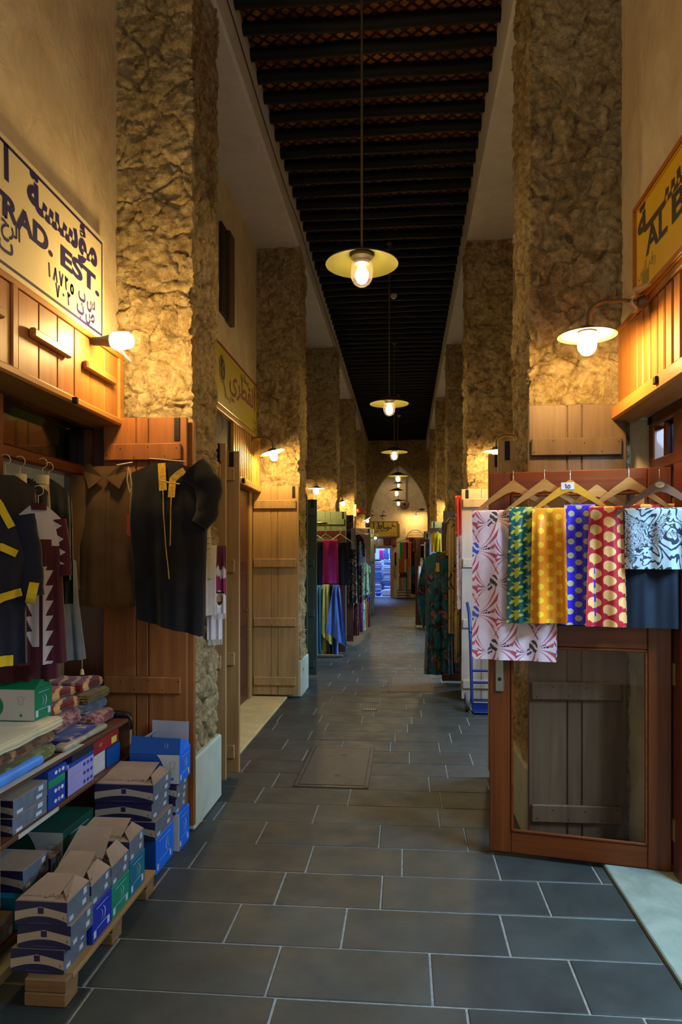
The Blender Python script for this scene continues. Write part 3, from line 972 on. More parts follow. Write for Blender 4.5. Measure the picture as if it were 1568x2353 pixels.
# dark glazed transom window and its frame
FX = -1.90
t = thing('window_1', '', ''); del t['label'], t['category']; struct(t); t.location = (FX, 3, 2.1)
m = MB()
m.box(-.05, -1.6, .07, .04, 1.19, .0, .012); m.box(-.05, -1.6, .30, .04, 1.19, .36, .01); m.box(-.05, 1.13, .07, .04, 1.19, .3, .008)
yy = at_x(8, 980, FX+.04).y-3
m.box(-.05, yy-.07, -2.05, .045, yy, .3, .01); m.box(-.05, -1.6, .07, .04, -1.55, .30)
m.build('window_frame', M_MAHOY, t)
m = MB(); m.box(-.012, -1.55, .07, -.006, 1.13, .3); m.build('window_pane', glass('dark transom glass', (.16,.18,.15,1), 1.0, .05), t)
# reveal of the opening, at the pier
m = MB(); m.box(-2.05, 4.17, 0, WL-.02, 4.22, 2.4, .004)
struct(m.build('trim_7', M_MAHO))
# added emissive body behind the glass, stands in for the green glow
t = thing('green_glow_body', 'blurred green glow behind the dark transom glass, made by an added glowing body', 'lamp', at_x(60, 962, -2.12))
m = MB(); m.lathe([(0,-.09),(.07,-.06),(.10,0),(.07,.06),(0,.09)], 20); m.build('lens', emit('green glow', (.02,.5,.03,1), .35), t, smooth=70)
m = MB(); m.box(-.2, -.04, -.03, -.095, .04, .03, .01); m.build('housing', M_DARK, t)

# shutter leaves folded back on the first left pier
leaf('upper orange brown plank shutter leaf on the left pier, behind the black gold trimmed cloak', -1.774, -1.268, 4.10, 2.455, M_LEAFA)
leaf('narrow edge of a second brown shutter leaf between the orange leaf and the left pier', -1.74, -1.236, 4.14, 2.43, M_LEAFA, strap=False, battens=())

# ---------- garments
G_BLACK = cloth('black garment cloth', (24,22,24)); G_NAVY = cloth('navy garment cloth', (26,28,44)); G_GREYJ = cloth('charcoal jacket cloth', (52,44,38))
G_BROWN = cloth('brown jacket cloth', (92,66,38)); G_MAROON = cloth('maroon garment cloth', (70,26,36)); G_GREYD = cloth('grey blue dress cloth', (104,112,118))
G_CREAM = cloth('cream lining', (206,186,140)); G_GOLD = plain('gold braid', (204,160,40), .45, .25, var=.3, scale=60); G_YEL = cloth('yellow tape', (214,184,40))
FACE = radians(36)
def on_rail(px, y_px_hook):
    return at_x(px, y_px_hook, FX+.075)
def hang(name, label, cat, px, py, Xp, rot=FACE, group='garments on the shop door rail'):
    return thing(name, label, cat, at_x(px, py, Xp), rot, group)
# charcoal jacket, far left
t = hang('jacket', 'charcoal jacket on a wire hanger, leftmost at the top of the rail', 'jacket', 12, 1092, -1.80)
g = Garment(.13,.135,.14,.50,.05,slope=.06,neck=.04,seed=1); g.build(G_GREYJ, t); hook(t, M_WIRE, .0, .11, .022, 0)
# two black jackets with pale piping and collars
for px, py, Xp, sd, lab in ((46,1098,-1.80,3,'black jacket with pale piping and cream collar, second from left on the rail'),(98,1100,-1.78,5,'black jacket with upright cream collar behind the maroon and white thobe')):
    t = hang('jacket', lab, 'jacket', px, py, Xp)
    g = Garment(.125,.13,.135,.50,.05,slope=.06,neck=.04,seed=sd); g.build(G_BLACK, t); hook(t, M_WIRE, 0, .12, .024, .3)
    g.strip([(-.30,.01),(-.62,.12),(-.66,.42)], .008, G_CREAM, t, 'piping')
    g.strip([(.02,.06),(.05,.30)], .045, G_CREAM, t, 'placket')
    m = MB(); m.grid(lambda a,b: (-.035+.06*a, -.03-.015*sin(pi*a), -.03+.045*b), 8, 3); m.build('collar', G_CREAM, t, solid=.004)
t = hang('jacket', 'black jacket with buckle strap, hanging just left of the brown jacket', 'jacket', 112, 1112, -1.77)
g = Garment(.11,.115,.12,.60,.045,slope=.06,neck=.04,seed=8); g.build(G_BLACK, t); hook(t, M_WIRE, 0, .14, .022, .2)
g.strip([(.5,.05),(.1,.30)], .006, G_CREAM, t, 'cord')
m = MB()
c0 = Vector(g.S(.28,.12,-1,.012))
for a,b,c,d in ((-.012,-.016,.012,-.012),(-.012,.012,.012,.016),(-.012,-.012,-.008,.012),(.008,-.012,.012,.012)): m.box(c0.x+a, c0.y-.003, c0.z+b, c0.x+c, c0.y, c0.z+d)
m.build('buckle', M_WIRE, t)
# grey dress behind
t = hang('dress', 'grey blue dress hanging low behind the maroon and white thobe', 'dress', 126, 1268, -1.86)
g = Garment(.11,.12,.165,.58,.05,seed=4,folds=4,slope=.05,neck=.04); g.build(G_GREYD, t)
m = MB(); q = g.S(.8,1); m.tube([(q[0],q[1],q[2]),(q[0],q[1],q[2]-.05)], .002, 6); m.lathe([(0,0),(.008,-.004),(.012,-.03),(0,-.03)], 10, (q[0],q[1],q[2]-.05)); m.build('tassel', G_CREAM, t)
hook(t, M_WIRE, 0, .36, .02)
# long maroon thobe
t = hang('thobe', 'long plain maroon thobe hanging between the navy suit and the zigzag thobe', 'thobe', 66, 1205, -1.74)
g = Garment(.14,.13,.14,.72,.05,seed=6,folds=3); g.build(G_MAROON, t); hook(t, M_WIRE, 0, .2, .02)
g.strip([(-.9,.22),(-.45,.22)], .03, G_YEL, t, 'yellow_band')
# maroon and white child's thobe
def thobe_mat():
    t = NT('maroon white zigzag cloth'); u, v = t.uv()
    saw = ((v*17).frac()-.5).abs()*2
    s2 = ((v*15+.3).frac())
    left = u.gt(-.052+0.0)*1
    l = (u+.030+s2*.030).gt(0) * (u+.004).lt(0) * (v+.62).gt(0)
    r = (u-.010).gt(0) * (u-.022-s2*.034).lt(0) * (v+.27).lt(0)
    r2 = (u-.030).gt(0)*0
    yoke = (v+.15+(u.abs()*1.4)*(u.lt(0))+saw*.03*u.abs().gt(.05)).gt(0) * (u.abs()).lt(.2)
    ctr = (u+.006).gt(0)*(u-.012).lt(0)*(v+.17).lt(0)
    slv = u.gt(.22)*((v+.26).gt(0))*((u-.35)._m('MULTIPLY',-1)+.010-saw*.045).gt(0)
    w = l.max(r).max(yoke).max(slv)
    n = t.noise(9,4)
    t.color(t.mix(w, lin((74,26,38)), lin((190,180,180)))); t.set(.85,0,.2,.15); return t.m
M_THOBE = thobe_mat()
t = hang('thobe', "child's maroon thobe with white zigzag edges and white yoke", 'thobe', 88, 1162, -1.62)
g = Garment(.095,.10,.125,.70,.05,slope=.055,neck=.035,seed=2,folds=3,famp=.009); g.build(M_THOBE, t)
sleeve(t, M_THOBE, [(-.085,0,-.06),(-.115,-.01,-.2),(-.12,-.02,-.33)], .042, .038, seed=1); sleeve(t, M_THOBE, [(.08,0,-.06),(.10,-.01,-.2),(.105,-.02,-.31)], .038, .034, seed=2)
m = MB(); m.lathe([(.036,0),(.038,.03),(.034,.03),(.032,0)], 20, (0,0,-.02)); m.build('collar', G_MAROON, t, smooth=60)
hook(t, M_WIRE, .0, .10, .022); 
# navy suit with yellow bands at the left edge of the photo
t = hang('coverall', 'navy workwear suit with yellow bands at the left edge of the photo', 'coverall', -30, 1152, -1.58)
g = Garment(.13,.135,.14,.62,.07,slope=.06,neck=.04,seed=9,folds=2,famp=.016); g.build(G_NAVY, t)
sleeve(t, G_NAVY, [(.12,0,-.05),(.15,-.01,-.2),(.16,-.03,-.36)], .05, .04, seed=5)
sleeve(t, G_NAVY, [(-.12,0,-.05),(-.165,-.01,-.2),(-.18,-.03,-.36)], .05, .04, seed=6)
for path, w_ in (([(.25,.0),(.62,.12)],.028),([(.28,.28),(.72,.28)],.028),([(-.2,.55),(.2,.60),(.85,.52)],.03),([(-.5,.97),(.6,.97)],.04)): g.strip(path, w_, G_YEL, t, 'yellow_band', .009)
m = MB(); m.tube([(.138,-.03,-.345),(.172,-.035,-.352)], .043, 12); m.build('cuff_band', G_YEL, t)
hook(t, M_WIRE, 0, .1, .022)
# brown jacket on the shutter leaf
p = at_y(247, 1072, 3.97)
t = thing('jacket', 'brown work jacket with pointed collar hanging on the orange shutter leaf', 'jacket', p, radians(6))
g = Garment(.165,.155,.165,.80,.05,slope=.075,seed=11,folds=2,famp=.010); g.build(G_BROWN, t)
sleeve(t, G_BROWN, [(-.145,-.01,-.06),(-.172,-.05,-.28),(-.195,-.07,-.52),(-.19,-.07,-.70)], .062, .056, seed=3)
sleeve(t, G_BROWN, [(.155,0.02,-.06),(.18,.03,-.3),(.175,.03,-.62)], .058, .05, seed=4)
for s_ in (-1,1):
    m = MB(); m.add([(s_*.005,-.052,-.07),(s_*.09,-.045,.012),(s_*.125,-.035,-.03),(s_*.085,-.062,-.135)], [(0,1,2,3)]); m.build('collar', G_BROWN, t, solid=.006)
g.strip([(.12,.06),(.10,.98)], .02, G_BROWN, t, 'front_flap', .008)
g.strip([(-.9,.965),(.95,.965)], .012, G_BROWN, t, 'hem')
m = MB(); m.add([(.13,-.075,-.28),(.19,-.075,-.265),(.20,-.075,-.38),(.165,-.075,-.41),(.13,-.075,-.39)], [(0,1,2,3,4)]); tg = m.build('price_tag', plain('red card', (170,44,36), .6), t, solid=.001)
m = MB(); m.add([(.165,-.0762,-.31),(.195,-.0762,-.31),(.195,-.0762,-.345),(.165,-.0762,-.345)], [(0,1,2,3)]); m.build('sticker', plain('pale sticker', (196,180,160), .6), tg)
m = MB(); m.tube([(.07,-.06,.0),(.15,-.03,.02)], .004, 8); m.build('hanger_bar', M_WIRE, t)
# black cloak with gold braid
p = at_y(385, 1066, 3.86)
t = thing('cloak', 'black cloak with gold braid collar hanging in front of the left pier', 'cloak', p, radians(4))
g = Garment(.20,.215,.185,.90,.075,slope=.05,neck=.07,seed=13,folds=2,famp=.018,skew=.05,lean=.02); g.build(G_BLACK, t)
sleeve(t, G_BLACK, [(.15,-.02,-.03),(.235,-.03,-.12),(.23,-.04,-.27),(.19,-.05,-.34)], .085, .05, seed=7, flat=.7)
g.strip([(-.12,.0),(-.05,.17)], .042, G_GOLD, t, 'gold_braid', .010); g.strip([(.52,.03),(.20,.10),(.17,.21)], .038, G_GOLD, t, 'gold_braid', .012)
g.strip([(-.05,.17),(.02,.5),(.10,.70)], .005, G_GOLD, t, 'cord', .012); g.strip([(.17,.21),(.14,.5)], .005, G_GOLD, t, 'cord', .012)
m = MB(); m.tube([(-.20,-.05,-.02),(-.205,-.06,-.1),(-.19,-.06,-.165),(-.18,-.06,-.12),(-.195,-.05,-.03)], .0028, 6); m.build('loop_cord', G_CREAM, t)
m = MB(); m.tube([(-.02,-.09,-.1),(.04,-.095,-.115),(.09,-.09,-.12)], .004, 6); m.build('tie', G_GOLD, t)
m = MB(); m.tube([(-.1,.0,.03),(.1,.0,.012)], .004, 8); m.build('hanger_bar', M_WIRE, t)

# scarves and leaflets on the pier side
def scarf_mat(name, phase, face):
    t = NT(name); u, v = t.uv()
    n = t.noise(60,2,stretch=(1,1,.15))
    q = v+.14+(n-.5)*.16
    c = t.mix(q.gt(0), lin((214,206,214)), lin((92,28,62)))
    c = t.mix((v+.19+(n-.5)*.1).lt(0), c, lin((140,30,92)))
    c = t.mix((v+.30+(n-.5)*.05).lt(0), c, lin((212,204,212)))
    if face:
        du = (u-.050)/.024; dv = (v+.33)/.045
        e = du*du+dv*dv
        c = t.mix(e.lt(1.5), c, lin((232,228,224))); c = t.mix(e.lt(.75), c, lin((158,122,92)))
        c = t.mix(e.lt(.75)*((v+.345).lt(0)), c, lin((44,34,32))); c = t.mix(((v+.288).abs()).lt(.006)*(du.abs()).lt(1.1), c, lin((30,28,36)))
    t.color(c); t.set(.6,0,.3,.1); return t.m
def scarf(lab, px, py, Y, w, h, mat, sd, rot=radians(28)):
    t = thing('scarf', lab, 'scarf', at_y(px, py, Y), rot, 'souvenir scarves on the left pier')
    m = MB(); draped(m, w, h, .012, 2, .008, sd); m.build('cloth', mat, t, smooth=70)
    m = MB(); rg = random.Random(sd)
    for k in range(14):
        x = w*(k+.5)/14; m.tube([(x,-.006,-h+.004),(x+rg.uniform(-.004,.004),-.006,-h-.035)], .0022, 5)
    m.build('fringe', cloth('white fringe', (206,204,196)), t)
    return t
scarf('maroon and white souvenir scarf with a printed portrait, right of the paper leaflet', 486, 1256, 4.40, .092, .42, scarf_mat('scarf print', 0, True), 1)
scarf('souvenir scarf with white fringe, hanging lowest beside the left pier', 476, 1270, 4.52, .10, .56, scarf_mat('scarf print low', 0, False), 2)
scarf('pale souvenir scarf half covered by the black cloak', 462, 1262, 4.30, .07, .38, scarf_mat('scarf print pale', 1, True), 3)
# paper leaflet with short printed lines
t = thing('leaflet', 'long paper leaflet with short printed lines on the left pier, beside the cloak', 'leaflet', at_y(472, 1205, 4.26), radians(50))
m = MB(); m.grid(lambda a,b: (-.04+.075*a+.02*b, -.012*sin(pi*a)-.01*b, -.33*b), 8, 10); m.build('sheet', plain('leaflet paper', (178,172,140), .8, var=.04), t, solid=.002)
for k in range(7):
    z = -.09-.033*k; m = MB(); m.add([(-.018-.001*k,-.016,z),(.022,-.0185,z+.006),(.022,-.0185,z+.009),(-.018-.001*k,-.016,z+.003)], [(0,1,2,3)]); m.build('printed_line', plain('print ink', (52,46,48), .7), t)
t = thing('banner', 'plain white cloth banner behind the leaflet on the left pier', 'banner', at_y(470, 1255, 4.24), radians(60))
m = MB(); draped(m, .10, .42, .012, 1.5, .008, 4); m.build('cloth', cloth('white banner cloth', (196,190,186)), t, smooth=70)
# ============================================================ shelf unit, folded cloth and cartons on the left
M_SHELF = wood('worn brown shelf wood', (66,38,24), (104,66,42), .5, 'y', .4)
M_EDGE = wood('pale shelf edge', (130,104,74), (164,136,100), .6, 'y')
SXF = -1.57; ZT = .714; SY0, SY1 = 2.64, 4.02
t = thing('shelf_unit', 'worn brown wooden shelf unit under the stacked cloth, in the first left shop', 'shelf', (-1.85, 3.3, .05))
lx = lambda x: x+1.85
ly = lambda y: y-3.3
m = MB(); m.box(lx(-2.3), ly(SY0-.06), ZT-.022-.05, lx(SXF), ly(SY1), ZT-.05, .004); m.build('top_board', M_SHELF, t)
m = MB(); m.box(lx(-2.3), ly(SY0), .43, lx(SXF), ly(SY1-.02), .45, .004); m.build('shelf_board', M_SHELF, t)
m = MB(); m.box(lx(-2.3), ly(SY0), .03, lx(SXF), ly(SY1-.02), .05, .004); m.build('shelf_board', M_SHELF, t)
for y in (SY0, SY1-.03):
    m = MB(); m.box(lx(-2.3), ly(y), 0, lx(SXF), ly(y+.022), ZT-.073, .003); p = m.build('end_panel', M_SHELF, t)
    m = MB(); m.box(lx(SXF)-.001, ly(y), 0, lx(SXF)+.006, ly(y+.022), ZT-.073, .002); m.build('edge_strip', M_EDGE, p)
m = MB(); m.box(lx(SXF)-.001, ly(2.80), .432, lx(SXF)+.003, ly(3.14), .449); m.build('tape', plain('worn white tape', (176,176,164), .6), t)
m = MB(); m.box(lx(SXF)-.03, ly(2.62), ZT-.0505, lx(SXF)+.003, ly(3.4), ZT-.048); m.build('tape', plain('worn white tape', (176,176,164), .6), t)

# ---------- cartons
KR = plain('kraft board', (138,120,102), .85, var=.12, scale=9)
BN = plain('carton navy print', (34,30,74), .5, var=.1); BC = plain('carton cream print', (176,160,140), .6, var=.06)
BG = plain('carton grey side', (96,106,118), .45, var=.22, scale=24); LB = plain('white carton sticker', (190,196,208), .5, var=.08, scale=50)
BLU = plain('carton bright blue', (8,108,232), .45, var=.06); BLD = plain('carton deep blue', (12,70,140), .45, var=.06); TEAL = plain('carton teal', (14,104,132), .5, var=.06)
GRN = plain('carton green', (10,128,98), .5, var=.06); ROY = plain('carton royal blue', (20,44,160), .45, var=.06); WHT = plain('carton white panel', (190,186,178), .5, var=.04)
INK = plain('carton pale ink', (150,190,230), .5); YMK = plain('carton yellow mark', (190,190,40), .5); CIN = plain('carton brown ink', (70,52,40), .7); DKI = plain('carton painted inside shade', (36,30,26), .8)  # dark inside: flat closed top painted as the shade in an open carton
def rights(t, w, d, h, stick=True, parent=None):
    """stickers on the right hand side"""
    for (a, b, s1, s2) in ((.72,.62,.10,.28),(.66,.20,.12,.22),(.10,.08,.12,.2)):
        m = MB(); x = w/2+.0006; m.add([(x,d*a,h*b),(x,d*(a+s1*1.4),h*b),(x,d*(a+s1*1.4),h*(b+s2)),(x,d*a,h*(b+s2))], [(0,1,2,3)])
        m.build('sticker', LB, t)
def grey_carton(label, x1, y0, w, d, h, z, lid=0.0, lid_lift=0.0, rot=0.0, txt=True, group='grey and navy shirt cartons'):
    t = thing('carton', label, 'carton', (x1-w/2, y0, z), rot, group)
    m = MB(); m.box(-w/2, 0, 0, w/2, d, h, .0015)
    mid = len(m.f)
    me = m.build('carton_body', [BG, BN, KR], t)
    for p in me.data.polygons:
        n = p.normal
        p.material_index = 1 if n.y < -.5 else (2 if n.z > .5 else 0)
    # chevron band with square emblem
    m = MB(); top = []; bot = []; N = 16; e = -.0007
    for k in range(N+1):
        a = -1+2*k/N; top.append((a*w/2, e, h*(.80-.24*abs(a)))); bot.append((a*w/2, e, h*(.40-.24*a*a)))
    v = top+bot; m.add(v, [(i, i+1, N+2+i, N+1+i) for i in range(N)]); b = m.build('printed_band', BC, t)
    m = MB(); s = h*.13; m.box(-s, e-.0006, h*.50, s, e, h*.50+2*s); m.build('emblem', BN, b)
    m = MB(); text_into(m, 'R', frame((w*.44, e-.0006, h*.28), (1,0,0), (0,0,1)), h*.16); m.build('letter', BN, b)
    m = MB(); m.box(-w*.22, e-.0002, h*.09, w*.22, e, h*.12); m.build('small_print', plain('faint print', (74,74,130), .5), t)
    rights(t, w, d, h)
    if lid:
        # lid flap of kraft board, hinged at the front edge and leaning back
        L = d*.98; m = MB(); ca, sa = cos(lid), sin(lid)
        m.add([(-w/2+.006,.004,h+.001),(w/2-.05,.004,h+.001),(w/2-.06,.004+L*ca,h+L*sa),(-w/2+.03,.004+L*ca,h+L*sa)], [(0,1,2,3)])
        fl = m.build('lid_flap', KR, t, solid=.003)
        m = MB(); text_into(m, 'درويش', frame((w*.22, .004+L*ca*.14-.0015*sa, h+L*sa*.14+.0035), (1,0,0), (0,ca,sa)), d*.17, rtl=True)
        text_into(m, 'مقاس طبيعي', frame((-w*.24, .004+L*ca*.14-.0015*sa, h+L*sa*.14+.0035), (1,0,0), (0,ca,sa)), d*.07, rtl=True); m.build('printed_name', CIN, fl)
        m = MB(); m.add([(w/2-.003,.006,h),(w/2-.003,d-.004,h),(w/2-.055,d-.01,h+.045*(.4+lid)),(w/2-.052,.004+L*ca*.4,h+L*sa*.4)], [(0,1,2,3)]); m.build('side_flap', KR, t, solid=.0025)
    return t
def color_carton(label, x1, y0, w, d, h, z, front, side, mark=None, panel=False, rot=0.0, flip=False, group='colourful undershirt cartons', top=None):
    t = thing('carton', label, 'carton', (x1-w/2, y0, z), rot, group)
    m = MB(); m.box(-w/2, 0, 0, w/2, d, h, .002)
    me = m.build('carton_body', [side, front, top or side], t)
    for p in me.data.polygons:
        n = p.normal; p.material_index = 1 if n.y < -.5 else (2 if n.z > .5 else 0)
    if panel:
        m = MB(); e = -.0007; N = 12
        l = []; 
        for k in range(N+1):
            b = k/N; l.append((w*(.02+.16*(1-((b-.45)/.6)**2)), e, h*.02+h*.96*b))
        v = l+[(w/2-.001, e, q[2]) for q in l]
        m.add(v, [(i, N+1+i, N+2+i, i+1) for i in range(N)]); pn = m.build('white_panel', WHT, t)
        # drawn vest and square mark
        m = MB(); cx = w*.36; cz = h*.62; s = min(w,h)*.14
        pts = [(-.9,.75),(-.4,1),(.4,1),(.9,.75),(.7,.4),(.5,.5),(.5,-.7),(-.5,-.7),(-.5,.5),(-.7,.4)]
        for a, b in zip(pts, pts[1:]+pts[:1]): m.tube([(cx+a[0]*s,e-.0006,cz+a[1]*s),(cx+b[0]*s,e-.0006,cz+b[1]*s)], .0006, 4)
        m.build('drawn_vest', plain('thin grey ink', (120,118,112), .6), pn)
        m = MB(); s = h*.04; m.box(cx-s, e-.0008, h*.14, cx+s, e, h*.14+2*s); m.build('square_mark', side, pn)
    s = min(d,h)*.40
    R = frame((w/2+.0007, d*.60, h*.56), (0,1,0) if not flip else (0,-1,0), (0,0,1) if not flip else (0,0,-1))
    m = MB(); swoosh(m, R, s); m.build('swoosh_mark', mark or LB, t)
    for a, b in ((.82,.10),(.12,.10)):
        m = MB(); x = w/2+.0007; m.add([(x,d*a-.012,h*b),(x,d*a+.012,h*b),(x,d*a+.012,h*b+.03),(x,d*a-.012,h*b+.03)], [(0,1,2,3)]); m.build('sticker', LB, t)
    m = MB(); x = w/2+.0007
    for b in (.30, .84): m.add([(x,d*.2,h*b),(x,d*.8,h*b),(x,d*.8,h*b+.003),(x,d*.2,h*b+.003)], [(0,1,2,3)])
    m.build('printed_line', INK, t)
    return t

# pallet
M_PAL = wood('pale pallet wood', (128,98,60), (168,134,88), .7, 'y', .2)
M_PALX = wood('pallet block wood', (112,84,54), (146,112,74), .7, 'x', .2)
t = thing('pallet', 'low pale wooden pallet under the front row of cartons', 'pallet', (-1.35, 2.5, 0))
m = MB(); m.box(.05, .05, .078, .135, .93, .10, .004); m.build('deck_board', M_PAL, t)
for x in (-.05,):
    m = MB(); m.box(x, .06, .078, x+.08, .93, .10, .004); m.build('deck_board', M_PAL, t)
for y in (.0, .42, .82):
    m = MB(); m.box(-.03 if y == 0 else .05, y, 0, .128, y+.10, .05, .004); m.box(-.03 if y == 0 else .05, y+.002, .051, .13, y+.05, .099, .004); m.box(.05, y+.04, .048, .128, y+.1, .079); m.build('block', M_PALX, t)
# front column (three grey cartons) and the row behind
X1 = -1.228
grey_carton('lowest of the three grey and navy cartons at the front end of the pallet', X1-.018, 2.535, .205, .19, .087, .101)
grey_carton('middle of the three grey and navy cartons at the front end of the pallet', X1+.006, 2.54, .205, .19, .087, .189)
grey_carton('topmost grey and navy carton at the front end of the pallet, lid ajar', X1-.006, 2.535, .20, .19, .087, .277, lid=.12)
color_carton('royal blue carton on the pallet, below a grey carton', X1, 2.738, .2, .185, .145, .101, ROY, ROY)
grey_carton('grey carton on the royal blue carton, lid open', X1-.004, 2.735, .2, .19, .086, .247, lid=.34)
color_carton('emerald green carton on the pallet between the royal blue and teal ones', X1, 2.928, .2, .195, .135, .101, GRN, GRN)
grey_carton('grey carton on the emerald green carton, with raised lid', X1-.004, 2.93, .24, .195, .086, .237, lid=.62)
color_carton('teal carton with yellow mark at the far end of the pallet', X1, 3.13, .2, .18, .155, .101, TEAL, TEAL, mark=YMK)
grey_carton('grey carton on the teal carton, lid half open', X1-.004, 3.13, .27, .18, .095, .257, lid=.25)
# floor stack nearer the pier
X2 = -1.268
color_carton('bright blue carton on the floor, under three grey cartons, mark upside down', X2, 3.575, .30, .28, .185, .001, BLD, BLU, flip=True)
grey_carton('lowest of the three grey cartons in the tall stack, sticking out to the right', X2, 3.565, .305, .28, .092, .187)
grey_carton('middle of the three grey cartons in the tall stack beside the shelf', X2-.022, 3.575, .30, .27, .092, .280)
grey_carton('topmost grey carton of the tall stack, with printed kraft lid', X2-.012, 3.57, .31, .27, .094, .373, lid=.16)
color_carton('bright blue carton on the floor right beside the left pier plinth', -1.245, 3.885, .26, .19, .205, .001, WHT, BLU)
grey_carton('lower grey carton between the two blue cartons beside the pier', -1.262, 3.875, .28, .19, .086, .207)
grey_carton('upper grey carton right under the open blue carton', -1.255, 3.872, .28, .19, .086, .294)
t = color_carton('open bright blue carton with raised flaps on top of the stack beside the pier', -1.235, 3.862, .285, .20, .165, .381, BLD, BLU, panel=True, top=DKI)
w, d, h = .285, .20, .165
m = MB(); m.add([(-w/2,.001,h),(w/2,.001,h),(w/2-.01,.05,h+.075),(-w/2-.005,.05,h+.085)], [(0,1,2,3)]); fl = m.build('front_flap', BLD, t, solid=.003)
m = MB(); swoosh(m, frame((w*.22,.0225,h+.04),(1,0,0),(0,.53,.85)), .032); m.build('swoosh_mark', BC, fl)
m = MB(); m.add([(w/2,.002,h),(w/2,d-.002,h),(w/2-.01,d*.85,h+.04),(w/2-.012,.05,h+.073)], [(0,1,2,3)]); m.build('side_flap', BLU, t, solid=.003)
m = MB(); m.add([(-w/2+.06,d-.004,h),(w/2-.01,d-.004,h),(w/2-.012,d+.01,h+.135),(-w/2+.055,d+.01,h+.14)], [(0,1,2,3)]); m.build('back_flap', plain('grey board', (150,150,156), .8), t, solid=.003)
m = MB(); m.add([(-w/2+.001,.002,h),(-w/2+.001,d-.004,h),(-w/2+.09,d-.004,h+.09),(-w/2+.05,.06,h+.07)], [(0,1,2,3)]); m.build('side_flap', plain('grey board', (150,150,156), .8), t, solid=.003)

# ---------- middle shelf goods (front edges near the shelf edge)
ZM = .501
def on_shelf(px, X=SXF-.02): return at_x(px, 1800, X).y
ya, yb_ = on_shelf(24), on_shelf(104)
grey_carton('lower grey carton lying on the middle shelf at its left end', SXF-.012, ya, .26, yb_-ya, .070, ZM)
grey_carton('upper grey carton lying on the middle shelf at its left end', SXF-.015, ya+.01, .26, yb_-ya, .070, ZM+.071)
OV = plain('white oval print', (206,210,220), .5); OVR = plain('pink oval print', (196,150,160), .5); OVP = plain('purple oval print', (60,44,140), .5)
LIL = plain('lilac carton side', (150,146,196), .5, var=.08); PUR = plain('purple carton end', (44,34,100), .5)
def oval_carton(label, y0, y1, h, z, side, front, ov, x1=SXF-.012, w=.22, rx=.013, rz=.009, grp='small underwear cartons on the middle shelf'):
    t = thing('carton', label, 'carton', (x1-w/2, y0, z), 0, grp); d = y1-y0
    m = MB(); m.box(-w/2, 0, 0, w/2, d, h, .0012); me = m.build('carton_body', [side, front], t)
    for p in me.data.polygons: p.material_index = 1 if p.normal.y < -.5 else 0
    if ov:
        for k in range(3):
            m = MB(); cy = d*(.42+.2*k) if side is not LIL else d*(.62+.14*k); n = 16
            m.add([(w/2+.0007, cy+rx*cos(2*pi*q/n), h*.52+rz*sin(2*pi*q/n)) for q in range(n)], [tuple(range(n))]); m.build('oval_print', ov if k != 1 or ov is not OV else OVR, t)
    return t
yc, yd = on_shelf(107), on_shelf(146)
B2 = plain('small carton blue', (14,62,150), .5)
for k in range(2): oval_carton(('lower' if k == 0 else 'upper')+' of two dark blue cartons with white ovals on the middle shelf', yc, yd, .046, ZM+.047*k, B2, B2, OV)
oval_carton('green carton between blue oval cartons on the middle shelf', yc, yd, .034, ZM+.094, plain('small carton green', (14,128,84), .5), PUR, None)
oval_carton('blue oval carton lying on the green carton on the middle shelf', yc, yd+.01, .044, ZM+.129, B2, B2, OV)
ye, yf = on_shelf(152), on_shelf(212)
for k, lab in enumerate(('lowest', 'middle', 'topmost')): oval_carton(lab+' of three lilac cartons with purple ovals on the middle shelf', ye, yf, .042, ZM+.043*k, LIL, PUR, OVP, rx=.014)
oval_carton('thin navy and white carton lying on the lilac cartons', ye+.01, yf, .018, ZM+.130, B2, OV, None)
oval_carton('black carton on top of the lilac carton stack', ye+.05, yf, .036, ZM+.149, plain('black carton', (30,28,38), .5), PUR, None)
yg, yh = on_shelf(216), on_shelf(244)
REDC = plain('red carton', (140,30,26), .5)
oval_carton('lower white carton at the far end of the middle shelf', yg, yg+.16, .05, ZM, WHT, WHT, None, SXF-.03)
oval_carton('upper white carton at the far end of the middle shelf, under a red one', yg, yg+.16, .055, ZM+.051, WHT, WHT, None, SXF-.03)
oval_carton('blue carton behind the white ones at the far end of the middle shelf', yg+.17, yg+.34, .10, ZM, BLD, BLD, None, SXF-.02)
t = oval_carton('red carton with gilt letters on the white and blue cartons of the middle shelf', yg-.02, yg+.32, .072, ZM+.107, REDC, REDC, None, SXF-.02)
m = MB(); text_into(m, 'VIP', frame((.1108, .10, .03), (0,1,0), (0,0,1)), .03); m.build('letters', plain('gilt ink', (206,150,90), .4), t)
m = MB(); m.add([(.1107,.24,.01),(.1107,.31,.01),(.1107,.31,.045),(.1107,.24,.045)], [(0,1,2,3)]); m.build('sticker', plain('yellow sticker', (196,190,70), .5), t)
# ---------- bottom shelf goods
ZB = .101
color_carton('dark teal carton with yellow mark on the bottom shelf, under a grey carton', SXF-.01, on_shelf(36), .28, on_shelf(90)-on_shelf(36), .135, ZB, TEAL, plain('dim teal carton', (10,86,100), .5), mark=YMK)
grey_carton('grey and navy carton on the dark teal carton of the bottom shelf', SXF-.012, on_shelf(48), .28, on_shelf(108)-on_shelf(48), .088, ZB+.137)
grey_carton('tilted grey carton leaning beside the dark teal carton on the bottom shelf', SXF-.01, on_shelf(112), .16, .09, .18, ZB, rot=0)
color_carton('big dark green carton at the back of the bottom shelf, behind the tilted grey carton', SXF-.03, on_shelf(150), .40, .34, .24, ZB, plain('dark green carton', (10,64,48), .6), plain('dark green carton', (10,64,48), .6), panel=True)
color_carton('kraft carton at the front end of the bottom shelf', SXF-.02, 2.67, .3, .13, .09, ZB, KR, KR)

